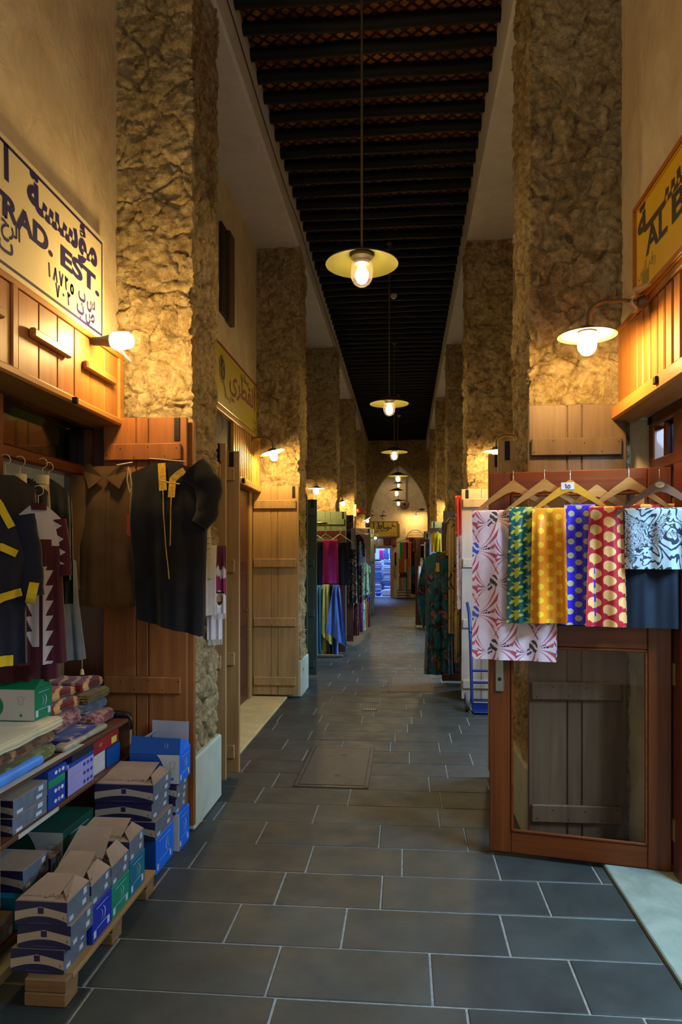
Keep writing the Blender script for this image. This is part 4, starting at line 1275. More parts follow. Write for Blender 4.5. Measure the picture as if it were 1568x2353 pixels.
# ---------- folded cloth on the top board
def stripes(name, cols, ax='v', f=14, warp=.02, rough=.95):
    t = NT(name); x, y, z = t.gen_xyz()
    n = t.noise(5, 4)
    q = ((x*.9+y*.35+n*warp*9)*f).frac() if ax == 'd' else (((z if ax == 'v' else y)+n*warp)*f).frac()
    st = []
    for i, c in enumerate(cols): st += [(i/len(cols)+.001, lin(c)), ((i+1)/len(cols)-.02, lin(c))]
    nd = t.ramp(q, st); t.color(nd); t.set(rough, 0, .1, .25); t.bump(t.noise(300,2), .3, .002); return t.m
def floral(name, base, a, b, sc=9, thr=.56, rough=.9):
    t = NT(name); n = t.noise(sc, 4, dist=1.5); k = t.noise(sc*.6, 3, dist=.6)
    c = t.mix(t.ramp(n, [(thr-.03,(0,0,0,1)),(thr+.03,(1,1,1,1))]), lin(base), lin(a))
    c = t.mix(t.ramp(k, [(.6,(0,0,0,1)),(.66,(1,1,1,1))]), c, lin(b)); t.color(c); t.set(rough,0,.15,.2); t.bump(t.noise(300,2), .3, .002); return t.m
R_MAR = stripes('maroon prayer rug', [(104,10,14),(176,136,80),(104,10,14),(120,18,18),(196,156,92),(84,8,12)], 'd', 8, .010)
R_CHK = floral('dusty pink pattern', (104,44,52), (150,112,98), (120,60,66), 22, .5); R_OLV = floral('olive pattern', (112,92,30), (150,130,50), (92,70,28), 12)
R_GRY = floral('grey blue pattern', (94,98,112), (130,134,140), (70,74,90), 12); R_LIG = floral('pale cream blanket', (196,182,140), (176,176,140), (196,160,120), 5, .55)
R_BRN = floral('brown striped blanket', (110,76,40), (70,44,26), (150,110,60), 14); R_GRN = floral('moss green blanket', (82,88,34), (110,116,60), (60,66,26), 12); R_BLU = floral('blue starry cloth', (30,32,110), (30,30,90), (150,140,90), 18, .6)
def folded(label, cat, x0, y0, x1, y1, z, h, mat, r=None, layers=3, amp=.006, seed=0, group='folded blankets and rugs on the shelf unit', nm='folded_blanket', n=12):
    c = Vector(((x0+x1)/2, (y0+y1)/2, z))
    m = MB(); softbox(m, x0-c.x, y0-c.y, 0, x1-c.x, y1-c.y, h, r or h*.48, n, amp, layers, seed)
    o = m.build(nm, mat, smooth=60); o.location = c
    return tag(o, label, cat, group)
Z0 = ZT+.001
folded('moss green folded blanket at the bottom of the near stack', 'blanket', -2.1, 2.45, -1.60, 3.20, Z0, .062, R_GRN, seed=1)
folded('brown patterned folded blanket in the middle of the near stack', 'blanket', -2.1, 2.45, -1.615, 3.22, Z0+.062, .052, R_BRN, seed=2)
folded('pale cream blanket on top of the near stack, under the green carton', 'blanket', -2.1, 2.45, -1.605, 3.29, Z0+.113, .062, R_LIG, seed=3)
folded('purple star patterned cloth folded flat at the front of the far rug stack', 'cloth', -1.80, 3.31, -1.60, 3.66, Z0, .042, R_BLU, seed=4)
folded('dusty pink patterned rug under the maroon rugs, left half', 'rug', -2.12, 3.34, -1.68, 3.66, Z0+.043, .095, R_CHK, seed=5, layers=4)
folded('maroon and cream striped prayer rug just behind the green carton', 'rug', -2.14, 3.32, -1.70, 3.66, Z0+.138, .05, R_MAR, seed=6)
folded('upper maroon and cream prayer rug, left half of the rug stack', 'rug', -2.16, 3.36, -1.74, 3.68, Z0+.188, .05, R_MAR, seed=7)
folded('rolled maroon and pink rug at the far end of the shelf, lowest there', 'rug', -2.10, 3.69, -1.64, 3.97, Z0, .07, R_CHK, seed=8)
folded('grey blue folded rug in the far half of the rug stack', 'rug', -2.12, 3.69, -1.69, 3.98, Z0+.07, .055, R_GRY, seed=9)
folded('olive yellow folded rug under the topmost maroon rug', 'rug', -2.14, 3.70, -1.68, 4.0, Z0+.125, .06, R_OLV, seed=10, layers=4)
folded('topmost dark maroon rug of the far half of the stack', 'rug', -2.16, 3.70, -1.72, 4.0, Z0+.185, .055, R_MAR, seed=11)
folded('bright blue plastic wrapped cloth roll at the front edge of the shelf', 'cloth', -1.69, 2.50, -1.585, 3.06, Z0+.0, .05, plain('blue shiny cloth', (70,128,206), .35, var=.15), seed=12, layers=0, nm='cloth_roll')
folded('clear plastic wrapped packet lying along the front shelf edge', 'packet', -1.66, 3.24, -1.585, 3.72, Z0, .03, plain('clear plastic wrap', (150,142,120), .2, var=.25, scale=20), seed=13, layers=0, group=None, nm='packet', n=8)
for k in range(6):
    folded(('bottom','second from bottom','third from bottom','third from top','second from top','top')[k]+' white blue folded shirt in the pile behind the rugs', 'shirt', -2.28, 3.30+.01*(k%2), -2.19+.02*(k%3), 4.05-.04*k, Z0+.245+.03*k if False else Z0+.001+.045*k, .044, plain('folded white shirts', (168,184,206), .6, var=.12), seed=20+k, layers=1, group='white shirts behind the rugs', nm='folded_shirt', n=8)
# green carton on the cream blanket
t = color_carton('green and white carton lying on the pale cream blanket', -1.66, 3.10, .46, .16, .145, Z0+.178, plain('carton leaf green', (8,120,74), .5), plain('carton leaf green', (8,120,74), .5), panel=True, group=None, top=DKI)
w, d, h = .46, .16, .145
GL = plain('carton leaf green', (8,120,74), .5)
m = MB(); m.add([(-w/2,.001,h),(w/2,.001,h),(w/2-.005,.06,h+.035),(-w/2,.06,h+.04)], [(0,1,2,3)]); fl = m.build('front_flap', GL, t, solid=.003)
m = MB(); swoosh(m, frame((w*.12,.026,h+.0195),(1,0,0),(0,.86,.5)), .026); m.build('swoosh_mark', BC, fl)
m = MB(); m.add([(w/2,.002,h),(w/2,d-.002,h),(w/2-.012,d*.8,h+.025),(w/2-.006,.06,h+.034)], [(0,1,2,3)]); m.build('side_flap', GL, t, solid=.003)
t = thing('bag', 'small crumpled black bag at the far end of the shelf top', 'bag', (-1.63, 3.99, Z0))
m = MB(); softbox(m, -.06, -.02, 0, .07, .03, .035, .02, 8, .012, 0, 31); m.build('bag_body', plain('black plastic', (24,24,28), .35), t, smooth=60)
m = MB(); m.tube([(.05,-.01,.02),(.075,-.015,.0),(.078,-.012,-.05),(.07,.0,-.06)], .008, 8); m.build('strap', plain('black plastic', (24,24,28), .35), t, smooth=60)
# ============================================================ first shop on the right
M_LEAFR = wood('grey brown leaf', (82,62,47), (112,90,69), .55, 'z', dirt=.4)
M_REDW = wood('polished red brown door', (80,32,8), (122,60,16), .42, 'z', .3, coat=.08)
M_REDWX = wood('polished red brown rails', (80,32,8), (122,60,16), .42, 'x', .3, coat=.08)
M_BRASS = plain('brass plate', (176,160,90), .3, .8, var=.15, scale=30)
M_SATIN = plain('satin steel', (140,138,120), .32, .8)
M_GLASS = glass('door glass', (.95,.93,.90,1), .22, .03)
leaf('grey brown plank shutter leaf on the right pier, behind the open glass door', .697, 1.232, 4.12, 2.49, M_LEAFR, hinge='l', strap=False)
leaf('thin edge of a second grey brown shutter leaf beside the right pier', .712, 1.2, 4.158, 2.45, M_LEAFR, hinge='l', strap=False, battens=())

# yellow sign
SXR = WR-.05
t = thing('shop_sign', 'yellow sign with brown frame and black letters AL B, right edge of photo', 'sign', (SXR, 3.0, 2.93))
ys = 3.83-3.0
m = MB(); m.box(0, -1.5, 0, .05, ys, .50, .004); m.build('board', plain('yellow sign enamel', (240,192,16), .35, var=.04, scale=2), t)
M_SFR = wood('orange brown sign frame', (150,84,20), (186,112,34), .4, 'y')
m = MB(); m.box(-.012,-1.5,0,.004,ys,.022,.004); m.box(-.012,-1.5,.478,.004,ys,.50,.004); m.box(-.012,ys-.022,.022,.004,ys,.478,.004); m.build('frame', M_SFR, t)
m = MB(); m.box(-.002,-1.5,.034,.0,ys-.034,.037); m.box(-.002,-1.5,.463,.0,ys-.034,.466); m.box(-.002,ys-.037,.037,.0,ys-.034,.463); m.build('border_line', M_SFR, t)
M_BRL = plain('brown sign lettering', (66,38,14), .5)
M_BLK = plain('black sign lettering', (34,28,34), .5)
fr = lambda y, z: frame((-.0012, y, z), (0,-1,0), (0,0,1))
yR = lambda px: at_x(px, 500, SXR).y-3.0
m = MB(); text_into(m, 'مـــســـة', fr(ys-.055, .315), .20, 'l', .04, width=.95, rtl=True); m.build('lettering', M_BRL, t)
m = MB(); text_into(m, 'AL', fr(yR(1485), .185), .17, 'l', .03, width=yR(1485)-yR(1535)); m.build('lettering', M_BLK, t)
m = MB(); text_into(m, 'B', fr(yR(1545), .185), .17, 'l', .03, width=yR(1545)-yR(1578)); m.build('lettering', M_BLK, t)
m = MB(); text_into(m, 'رقم الس', fr(ys-.06, .115), .075, 'l', .0, rtl=True); m.build('faded_lettering', plain('faded sign lettering', (150,124,40), .5), t)
m = MB(); m.box(-.0012, ys-.22, .05, 0, ys-.12, .115); m.build('patch', plain('olive patch', (150,124,24), .5, var=.15, scale=30), t)

# slatted panel under it
t = thing('slat_panel', 'orange slatted wooden panel under the yellow sign on the right', 'wood panel', (WR-.03, 3.0, 2.44))
m = MB(); m.box(.02, -1.6, 0, .05, 1.19, .49); m.build('backing', M_DARK, t)
m = MB(); y = 3.86-3.0
m.box(0, y, .03, .04, 1.19, .49, .006); m.box(-.01, -1.6, .455, .04, 1.19, .49, .006); m.build('frame', M_WOODL, t)
k = 0
while y > -1.0:
    m = MB(); m.box(.003, y-.083, .03, .03, y-.003, .456, .006); m.build('slat', M_WOODL, t); y -= .1
m = MB(); m.box(-.055, -1.6, -.045, .10, 1.19, .035, .010); m.build('ledge', M_WOODLY, t)
yb2 = at_x(1510, 895, WR-.085).y-3
m = MB(); m.box(-.068, yb2-.018, -.015, -.05, yb2+.018, .02, .003); m.build('bracket', M_DARK, t)

# mahogany shop frame
t = thing('door_frame', 'dark mahogany shop door frame with small transom panes at the right edge', 'door frame', (1.37, 3.0, .02))
m = MB(); m.box(.0, 1.10, 0, .09, 1.18, 2.40, .006); m.build('post', M_REDW, t)
m = MB(); m.box(-.01, .66, 0, .09, .785, 2.40, .008); m.build('post', wood('mauve jamb wood', (84,40,36), (108,54,46), .3, 'z', .5, coat=.3), t)  # jamb in its own reddish mauve wood colour
for z, h in ((2.08,.07),(2.33,.07)):
    m = MB(); m.box(-.012, -2.0, z, .08, 1.10, z+h, .01); m.build('rail', M_MAHOY, t)
m = MB(); m.box(.01, .93, 2.15, .06, .98, 2.33, .006); m.box(.01, .785, 2.15, .06, .83, 2.33, .006); m.build('mullion', M_REDW, t)
m = MB(); m.box(.03, .83, 2.15, .036, .93, 2.33); m.build('pane', glass('dim pane', (.25,.27,.3,1), .6, .05), t)
m = MB(); m.box(.03, .785, 0, .05, 1.10, 2.08); m.build('side_panel', plain('dark side panel', (34,24,20), .4), t)
for z in (1.02, .23, 1.86):
    m = MB(); m.box(-.0135, .765, z-.055, -.009, .790, z+.055); p = m.build('hinge', M_BRASS, t)
    p['label'] = 'brass hinge plate on the jamb'
m = MB(); m.box(.0, 1.05, 2.36, .3, 1.2, 2.42); m.build('head_board', M_DARK, t)

# open glass door
D0 = Vector((.4635, 3.994, 0)); D1 = Vector((1.362, 3.804, 0)); DL = (D1-D0).length; DR = atan2(D1.y-D0.y, D1.x-D0.x)
DX = Vector((cos(DR), sin(DR), 0)); DN = Vector((sin(DR), -cos(DR), 0))          # along the door / towards the camera
def on_door(px, off=0.0):
    """local x on the door for a direction px, at a distance off in front of it"""
    a, b = _dir(px); o = D0+DN*off
    # d*(a,b) = o + s*DX
    det = -a*DX.y+b*DX.x
    return (o.y*a-o.x*b)/(-det) if False else (b*(-o.x)+a*o.y)/(b*DX.x-a*DX.y) if abs(b*DX.x-a*DX.y) > 1e-9 else 0
def depth_on(px, off=0.0):
    s = on_door(px, off); P = D0+DN*off+DX*s
    return -sin(YAW)*P.x+cos(YAW)*P.y
def z_on(px, py, off=0.0): return EYE-(py-HZP)*depth_on(px, off)/FPX
def glass_door(label, p0, rot, w, z0, z1, mats, rails=(.0,.118,1.13,1.25), stile=.115, lock=True, name='glass_door', th=.045, gl=None):
    t = thing(name, label, 'door', (p0[0], p0[1], z0), rot)
    h = z1-z0; mz, mx = mats
    for a, b in ((0, stile), (w-stile, w)):
        m = MB(); m.box(a, 0, 0, b, th, h, .005); m.build('stile', mz, t)
    for a, b in ((0, rails[1]), (rails[2], rails[3]), (h-.12, h)):
        m = MB(); m.box(stile, .001, a, w-stile, th-.001, b, .005); m.build('rail', mx, t)
    # glazing beads
    m = MB(); bd = .014
    for za, zb in ((rails[1], rails[2]), (rails[3], h-.12)):
        m.box(stile,-.004,za,w-stile,.010,za+bd,.003); m.box(stile,-.004,zb-bd,w-stile,.010,zb,.003)
        m.box(stile,-.004,za,stile+bd,.010,zb,.003); m.box(w-stile-bd,-.004,za,w-stile,.010,zb,.003)
    m.build('glazing_bead', mx, t)
    for za, zb in ((rails[1], rails[2]), (rails[3], h-.12)):
        m = MB(); m.box(stile, .018, za, w-stile, .024, zb); m.build('pane', gl or M_GLASS, t)
    if lock:
        m = MB(); m.box(.032, -.010, .875, .080, 0, 1.13, .012); p = m.build('lock_plate', M_SATIN, t)
        m = MB(); m.tube([(.056,-.009,.945),(.056,-.014,.945)], .010, 16); m.build('keyhole', M_DARK, p)
        m = MB(); m.tube([(.056,-.01,1.085),(.056,-.040,1.085),(.11,-.042,1.085),(.15,-.040,1.085)], .008, 10); m.build('handle', M_SATIN, t, smooth=50)
    return t
glass_door('open red brown glass door hung with patterned cloth lengths', D0, DR, DL, .025, 2.095, (M_REDW, M_REDWX))

# ---------- patterned cloths
def finish(t, c, rough=.55, sheen=.1, spec=.4):
    t.color(c); t.set(rough, 0, spec, sheen); return t.m
def dots(name, base, dot, p=.072, r=.0155, rough=.5, pu=None):
    t = NT(name); u, v = t.uv()
    def lat(ou, ov):
        a = (((u+ou)/(pu or p)).frac()-.5)*(pu or p); b = (((v+ov)/p).frac()-.5)*p
        return (a*a+b*b).lt(r*r)
    return finish(t, t.mix(lat(.0,.0).max(lat((pu or p)/2,p/2)), lin(base), lin(dot)), rough, spec=.45)
def polar(u, v, p, ou, ov, fn):
    a = (((u+ou)/fn).frac()-.5)*fn; b = (((v+ov)/p).frac()-.5)*p
    return (a*a+b*b).sqrt(), b.atan2(a), a, b
def maple(name, base, leafc):
    t = NT(name); u, v = t.uv(); p = .074; pu = .118
    def L(ou, ov):
        r, th, a, b = polar(u, v, p, ou, ov, pu)
        R = ((th*2.5+.4).cos().abs()*.017+((th*7.5).cos())*.004+.0135)
        notch = ((th-2.6).abs()).lt(.28)
        return r.lt(R)*(1-notch*(r.gt(.006)))
    return finish(t, t.mix(L(.02,0).max(L(.02+pu/2,p/2)), lin(base), lin(leafc)), .38, spec=.5)
def goldleaf(name, base, leafc):
    t = NT(name); u, v = t.uv(); p = .074; pu = .124
    n = t.noise(420, 2, stretch=(.15,1,1))
    def L(ou, ov):
        r, th, a, b = polar(u, v, p, ou, ov, pu)
        R = .0275+((th-1.2).cos())*.0035+((th*3).cos())*.0022-((th+2.2).abs().lt(.35))*.006
        return r.lt(R)
    return finish(t, t.mix(L(.03,0).max(L(.03+pu/2,p/2)), lin(base), t.mix(n, lin(leafc), lin((236,190,120)))), .5)
def pinkfan(name):
    t = NT(name); u, v = t.uv()
    pu, pv = .205, .345
    n = t.noise(26, 3)
    c = t.mix(n, lin((214,176,184)), lin((232,214,218)))
    big, small = 1.0, .62
    for (ou, ov, kcol, sc, dr) in ((.02,.03,(34,84,190),big,1),(.125,.205,(60,58,54),big,1),(.15,.065,(60,70,110),small,-1),(.05,.235,(70,66,90),small,-1)):
        a = ((((u+ou)/pu).frac()-.5)*pu*dr+.055*sc)/sc; b = ((((v+ov)/pv).frac()-.5)*pv)/sc
        ap = a.max(.004)
        q = (b+.004)/(ap*ap*16+.022)            # family of strokes that fan out and curl
        st = ((q*3.1+n*.16).frac()-.5).abs()
        wd = a*2.2+.17
        ln = a.gt(.008)*a.lt(.118)*q.gt(-.62)*q.lt(1.0)
        lim = (q*1.9).frac()
        fan = st.lt(wd*.62)*ln*a.lt(lim*.03+.085)
        c = t.mix(fan*(.60+a*3.4), c, lin((176,34,58)))
        d = MBdots(t, a, b, ((.022,.008,.0020),(.030,.011,.0026),(.039,.014,.0034),(.049,.017,.0042),(.034,.002,.0032),(.046,.004,.0046),(.061,.006,.0062)))
        c = t.mix(d, c, lin((38,26,46)))
        x = (a+.012)/.022; y = (b-.004)/.036
        k = (x*x+y*y).lt(1)*((x*2.6+y*5.5+n*6).sin().gt(-.25))
        c = t.mix(k, c, lin(kcol))
    return finish(t, c, .42, spec=.5)
def MBdots(t, a, b, L):
    o = None
    for (x, y, r) in L:
        e = ((a-x)*(a-x)+(b-y)*(b-y)).lt(r*r); o = e if o is None else o.max(e)
    return o
def zebra(name):
    t = NT(name); u, v = t.uv()
    uvn = t.new('ShaderNodeUVMap').outputs[0]
    n = t.noise(5.5, 2, uvn, dist=2.2); k = t.noise(4, 2, uvn)
    w = ((u*40+v*90+n*34).sin())
    cr = t.voro(130, 'DISTANCE_TO_EDGE', uvn).lt(.10)
    c = t.mix(k, lin((120,160,158)), lin((176,180,190)))
    c = t.mix(k.gt(.56)*cr, c, lin((40,44,66)))
    c = t.mix(w.gt(.5)*k.lt(.58), c, lin((22,28,48)))
    return finish(t, c, .4, spec=.5)
C_PINK = pinkfan('pink fan print'); C_TEAL = maple('teal leaf brocade', (0,92,98), (190,196,70)); C_ORG = dots('orange dotted satin', (222,136,8), (236,186,40), rough=.4, pu=.087)
C_BLUE = dots('blue dotted satin', (44,18,190), (170,168,130), rough=.42); C_RED = goldleaf('red gold leaf brocade', (168,16,34), (206,150,84)); C_ZEB = zebra('zebra swirl print'); C_NAVYC = cloth('dark navy suiting', (20,30,44), .7)
def door_cloth(lab, pxa, pxb, ytop, ybot, off, mat, nf, amp, sd, name='cloth_length', flare=0, hangu=0, w=None, skew=0, thick=.022):
    xa, xb = on_door(pxa, off), on_door(pxb, off)
    z = z_on((pxa+pxb)/2, ytop, off); zb = z_on((pxa+pxb)/2, ybot, off)
    P = D0+DX*xa+DN*off
    t = thing(name, lab, 'cloth', (P.x, P.y, z), DR, 'cloth lengths on the open glass door')
    m = MB(); draped(m, w or xb-xa, z-zb, thick, nf, amp, sd, hang=hangu, flare=flare, skew=skew); m.build('cloth', mat, t, smooth=70)
    m = MB(); W = w or xb-xa; m.tube([(.004,0,-.004),(W-.004,0,-.004)], .006, 8); m.build('hanger_bar', M_WIRE, t)
    return t
door_cloth('pink white cloth with red fan print, leftmost and longest on the glass door', 1086, 1279, 1176, 1517, .06, C_PINK, 2.0, .010, 1)
door_cloth('teal cloth with yellow green leaves, second from left on the glass door', 1171, 1232, 1170, 1432, .10, C_TEAL, 1.2, .012, 2, flare=.03)
door_cloth('orange yellow satin cloth with pale dots on the glass door', 1224, 1299, 1172, 1432, .135, C_ORG, 1.3, .018, 3, flare=.02)
door_cloth('blue cloth with grey yellow dots on the glass door', 1297, 1368, 1164, 1436, .105, C_BLUE, 1.2, .012, 4, flare=.03)
door_cloth('red cloth with golden leaves on the glass door', 1354, 1432, 1168, 1440, .135, C_RED, 1.3, .012, 5, flare=.035)
door_cloth('dark navy plain cloth, rightmost and widest on the glass door', 1427, 1573, 1174, 1443, .10, C_NAVYC, 2, .009, 6)
door_cloth('short zebra and swirl printed cloth over the dark navy cloth', 1436, 1573, 1172, 1308, .145, C_ZEB, 2, .010, 7)
door_cloth('red golden leaf cloth peeping out above the zebra cloth', 1438, 1550, 1163, 1195, .075, C_RED, 2, .004, 8)
# wooden clothes hangers
M_HW = wood('beech hanger', (150,106,50), (182,136,70), .4, 'x', .5); M_HY = wood('yellow hanger', (176,124,20), (206,152,40), .4, 'x', .5); M_HB = wood('brown hanger', (84,54,40), (112,76,56), .35, 'x', .5)
M_CHROME = plain('bright wire hook', (190,186,176), .25, .9)
def hanger(lab, pxc, ytop, off, mat, rot=0.0, hk=True, half=.212, tilt=0.0):
    x = on_door(pxc, off); z = z_on(pxc, ytop, off); P = D0+DX*x+DN*off
    t = thing('clothes_hanger', lab, 'hanger', (P.x, P.y, z), (0, tilt, DR+rot), 'wooden hangers on the open glass door')
    N = 14; up = []; lo = []
    for k in range(N+1):
        a = k/N; xx = half*a
        zc = -.012-.150*a**1.15+.016*sin(pi*a)*0; wd = .030*(1-a)**1.2+.017+.006*(1 if a < .12 else 0)
        up.append((xx, zc+wd*.55)); lo.append((xx, zc-wd*.62-(.02*max(0,.12-a)*0)))
    pol = [(-x_, z_) for x_, z_ in reversed(up[1:])]+up+list(reversed(lo))+[(-x_, z_) for x_, z_ in lo[1:]]
    m = MB(); old = m.M; m.prism(pol, .014); m.build('body', mat, t, smooth=30)
    if hk:
        pts = [(0,.007,.0),(0,.007,.045)]+[(.0, .007+.024*(1-cos(q*pi/8)), .045+.026*sin(q*pi/8)) for q in range(1,9)]
        m = MB(); m.tube(pts, .0022, 8); m.build('hook', M_CHROME, t, smooth=60)
    return t
hanger('beech hanger carrying the pink cloth, leftmost of the wooden hangers', 1180, 1110, .045, M_HW)
hanger('beech hanger carrying the teal cloth, second from left', 1252, 1107, .075, M_HW)
h3 = hanger('yellow hanger with a white number card, third from left', 1311, 1109, .105, M_HY)
m = MB(); m.add([(-.045,-.002,-.035),(.02,-.002,-.035),(.02,-.002,.002),(-.045,-.002,.002)], [(0,1,2,3)]); cd = m.build('number_card', plain('white number card', (206,200,190), .6, var=.03), h3, solid=.001)
m = MB(); text_into(m, '١٥', frame((-.012,-.0036,-.030),(1,0,0),(0,0,1)), .036, bold=.02); m.build('number', M_NAVY, cd)
hanger('low beech hanger without visible hook, carrying the blue cloth', 1372, 1121, .075, M_HW, hk=False)
hanger('beech hanger carrying the red cloth, second from right', 1446, 1103, .09, M_HW)
h6 = hanger('dark brown hanger with a white sticker, rightmost on the glass door', 1517, 1108, .15, M_HB)
m = MB(); m.lathe([(0,0),(.022,0)], 20); m2 = MB(); m2.add([(.022*cos(q*pi/12), -.0015, -.012+.015*sin(q*pi/12)) for q in range(24)], [tuple(range(24))]); m2.build('sticker', plain('pale sticker', (196,180,160), .6), h6, solid=.001)
# rag knotted round the wall lamp bracket
t = thing('rag', 'pale plastic rag knotted on the right wall lamp bracket', 'rag', (WR-.09, 3.66, 2.955))
m = MB(); m.grid(lambda a,b: (-.03-.05*b*(a-.3)+.01*sin(9*b), -.03+.07*a, -.02-.10*b*(.5+.5*sin(3*a+1))), 8, 8); m.build('knotted_rag', plain('pale plastic rag', (196,168,130), .5), t, solid=.004)
m = MB(); m.tube([(.03,.05,.0),(.0,.0,-.005),(.02,-.12,-.02)], [.012,.022,.01], 10); m.build('tail', plain('pale plastic rag', (196,168,130), .5), t, smooth=60)
# ============================================================ second bay, left
M_LEAFC = wood('cream tan leaf', (150,120,76), (184,150,100), .55, 'z', dirt=.3)
M_LEAFG = wood('dark green leaf', (40,56,50), (60,78,68), .5, 'z')
M_LEAFG2 = wood('sage green leaf', (86,104,84), (112,128,104), .55, 'z')
M_LEAFP = wood('pale whitish leaf', (176,156,140), (206,188,170), .55, 'z', dirt=.2)
M_LEAFY = wood('grey lilac leaf', (104,94,96), (134,122,120), .55, 'z')
M_LEAFT = wood('teal grey leaf', (78,104,106), (104,130,128), .55, 'z')
M_BRN = wood('deep brown door', (58,26,16), (88,40,24), .4, 'z', .5, coat=.15)
M_BRNX = wood('deep brown rail', (58,26,16), (88,40,24), .4, 'x', .5, coat=.15)
leaf('tan plank shutter leaf seen as a strip right behind the left pier and the scarves', -1.74, -1.272, 5.03, 2.45, M_LEAFC, zb=.04)
leaf('second tan shutter leaf, its edge showing behind the strip beside the left pier', -1.72, -1.218, 5.22, 2.42, M_LEAFC, zb=.04)
leaf('cream plank shutter leaf with three battens on the second left pier', -1.762, -1.222, 8.24, 2.465, M_LEAFC, zb=.04)
# tape on the strip
t = thing('tape', 'brown parcel tape stuck across the tan shutter strip beside the left pier', 'tape', (-1.42, 5.0275, 2.27))
m = MB(); m.box(-.03,-.001,-.05,.12,.0,.05); m.build('tape_strip', plain('brown tape', (128,88,24), .3), t)

S2 = WL+.05
ysr = at_x(590, 900, S2).y; ysl = 5.3
zt = at_x(590, 886, S2).z; zbt = at_x(590, 998, S2).z
t = thing('shop_sign', 'yellow shop sign with red border and red script on the left, above diagonal slats', 'sign', (S2, 6.8, zbt))
H2 = zt-zbt; Y2 = lambda y: y-6.8
m = MB(); m.box(-.05, Y2(ysl), 0, 0, Y2(ysr), H2, .004); m.build('board', plain('dull yellow sign enamel', (200,182,62), .35, var=.04, scale=2), t)
m = MB(); m.box(-.02, Y2(ysl), H2-.022, .002, Y2(ysr), H2+.004); m.build('red_edge', plain('red sign paint', (140,34,22), .45), t)
M_RDL = plain('red brown lettering', (124,38,22), .5)
def put2(s_, px, py, size, align, bold, mat, width=None):
    q = at_x(px, py, S2); m = MB(); text_into(m, s_, frame((.0014, Y2(q.y), q.z-zbt), (0,1,0), (0,0,1)), size, align, bold, width, True); m.build('lettering', mat, t)
put2('القطري', 586, 944, .30, 'r', .02, M_RDL, width=at_x(586,900,S2).y-at_x(527,900,S2).y)
put2('محلات', 571, 890, .13, 'r', .012, M_BLK, width=at_x(571,900,S2).y-at_x(553,900,S2).y)
put2('الرخصة', 531, 926, .09, 'r', .008, M_BLK); put2('ت', 532, 946, .07, 'r', .004, M_BLK)
put2('س.ت', 588, 975, .075, 'r', .006, M_BLK); put2('ص.ب', 588, 991, .075, 'r', .006, M_BLK); put2('بس', 588, 897, .08, 'r', .006, M_BLK)
q = at_x(511, 848, S2)
m = MB(); m.add([(.0014, Y2(q.y)+.115*cos(k*pi/16), q.z-zbt+.125*sin(k*pi/16)) for k in range(32)], [tuple(range(32))]); em = m.build('round_emblem', plain('dark emblem', (44,26,20), .5), t)
m = MB(); m.tube([(.003, Y2(q.y)+.10*cos(k*pi/16), q.z-zbt+.11*sin(k*pi/16)) for k in range(33)], .004, 5); m.build('ring', plain('pale emblem line', (206,180,110), .5), em)
m = MB(); m.tube([(.003, Y2(q.y)+.03*sin(k*.9), q.z-zbt-.06+.012*k) for k in range(11)], .004, 5); m.build('flourish', plain('pale emblem line', (206,180,110), .5), em)
m = MB(); m.add([(.0016,Y2(q.y)+.03,q.z-zbt-.12),(.0016,Y2(q.y)+.07,q.z-zbt-.11),(.0016,Y2(q.y)+.16,q.z-zbt-.21),(.0016,Y2(q.y)+.11,q.z-zbt-.22)], [(0,1,2,3)]); m.build('ribbon', M_RDL, em)
# slat panel with diagonal laths
t = thing('slat_panel', 'yellowish lattice panel of slanting laths under the red script sign', 'wood panel', (WL+.02, 6.8, 2.42))
M_LATH = wood('pale lath wood', (170,128,60), (204,160,84), .5, 'z')
hp = zbt-2.42-.01
m = MB(); m.box(-.04, Y2(5.2), 0, -.015, Y2(8.33), hp); m.build('backing', plain('dark lattice backing', (24,16,8), .8), t)
m = MB(); m.box(-.02, Y2(5.2), hp-.05, .035, Y2(8.33), hp, .006); m.box(-.02, Y2(8.24), .04, .03, Y2(8.33), hp-.05, .005); m.build('frame', M_LATH, t)
m = MB(); m.box(-.35, Y2(5.2), -.03, .06, Y2(8.33), .04, .008); m.build('ledge', wood('pale ledge wood', (158,118,58), (196,152,82), .5, 'y'), t)
for k in range(14):
    y = 8.20-.085*k; m = MB(); m.add([(.02,Y2(y),.04),(.02,Y2(y-.045),.04),(.02,Y2(y-.045)-.0,hp-.05),(.02,Y2(y),hp-.05),(-.012,Y2(y),.04),(-.012,Y2(y-.045),.04),(-.012,Y2(y-.045),hp-.05),(-.012,Y2(y),hp-.05)], [(0,1,2,3),(7,6,5,4),(0,4,5,1),(1,5,6,2),(2,6,7,3),(3,7,4,0)]); m.build('lath', M_LATH, t)
m = MB(); q = at_x(558, 1106, WL+.08); m.box(.06, Y2(q.y)-.03, -.02, .085, Y2(q.y)+.03, .03, .003); m.build('bracket', M_DARK, t)
# brown door standing in the recess of the second bay
t = thing('door_frame', 'dark brown door in the recess under the slanting laths, left', 'door', (WL-.09, 7.2, .02))
m = MB(); m.box(0, -.5, 0, .05, .86, 2.36, .006); m.build('leaf', M_BRN, t)
for a, b in ((.15,.75),(.85,1.45),(1.55,2.2)):
    m = MB(); m.box(.045, -.40, a, .062, .74, b, .01); m.build('raised_panel', M_BRN, t)
m = MB(); m.tube([(.06,.70,1.03),(.10,.70,1.03),(.10,.60,1.03)], .01, 10); m.build('handle', M_SATIN, t)
m = MB(); m.box(WL-.42, 8.07, 0, WL-.02, 8.215, 2.40, .004); struct(m.build('trim_8', M_JAMB))
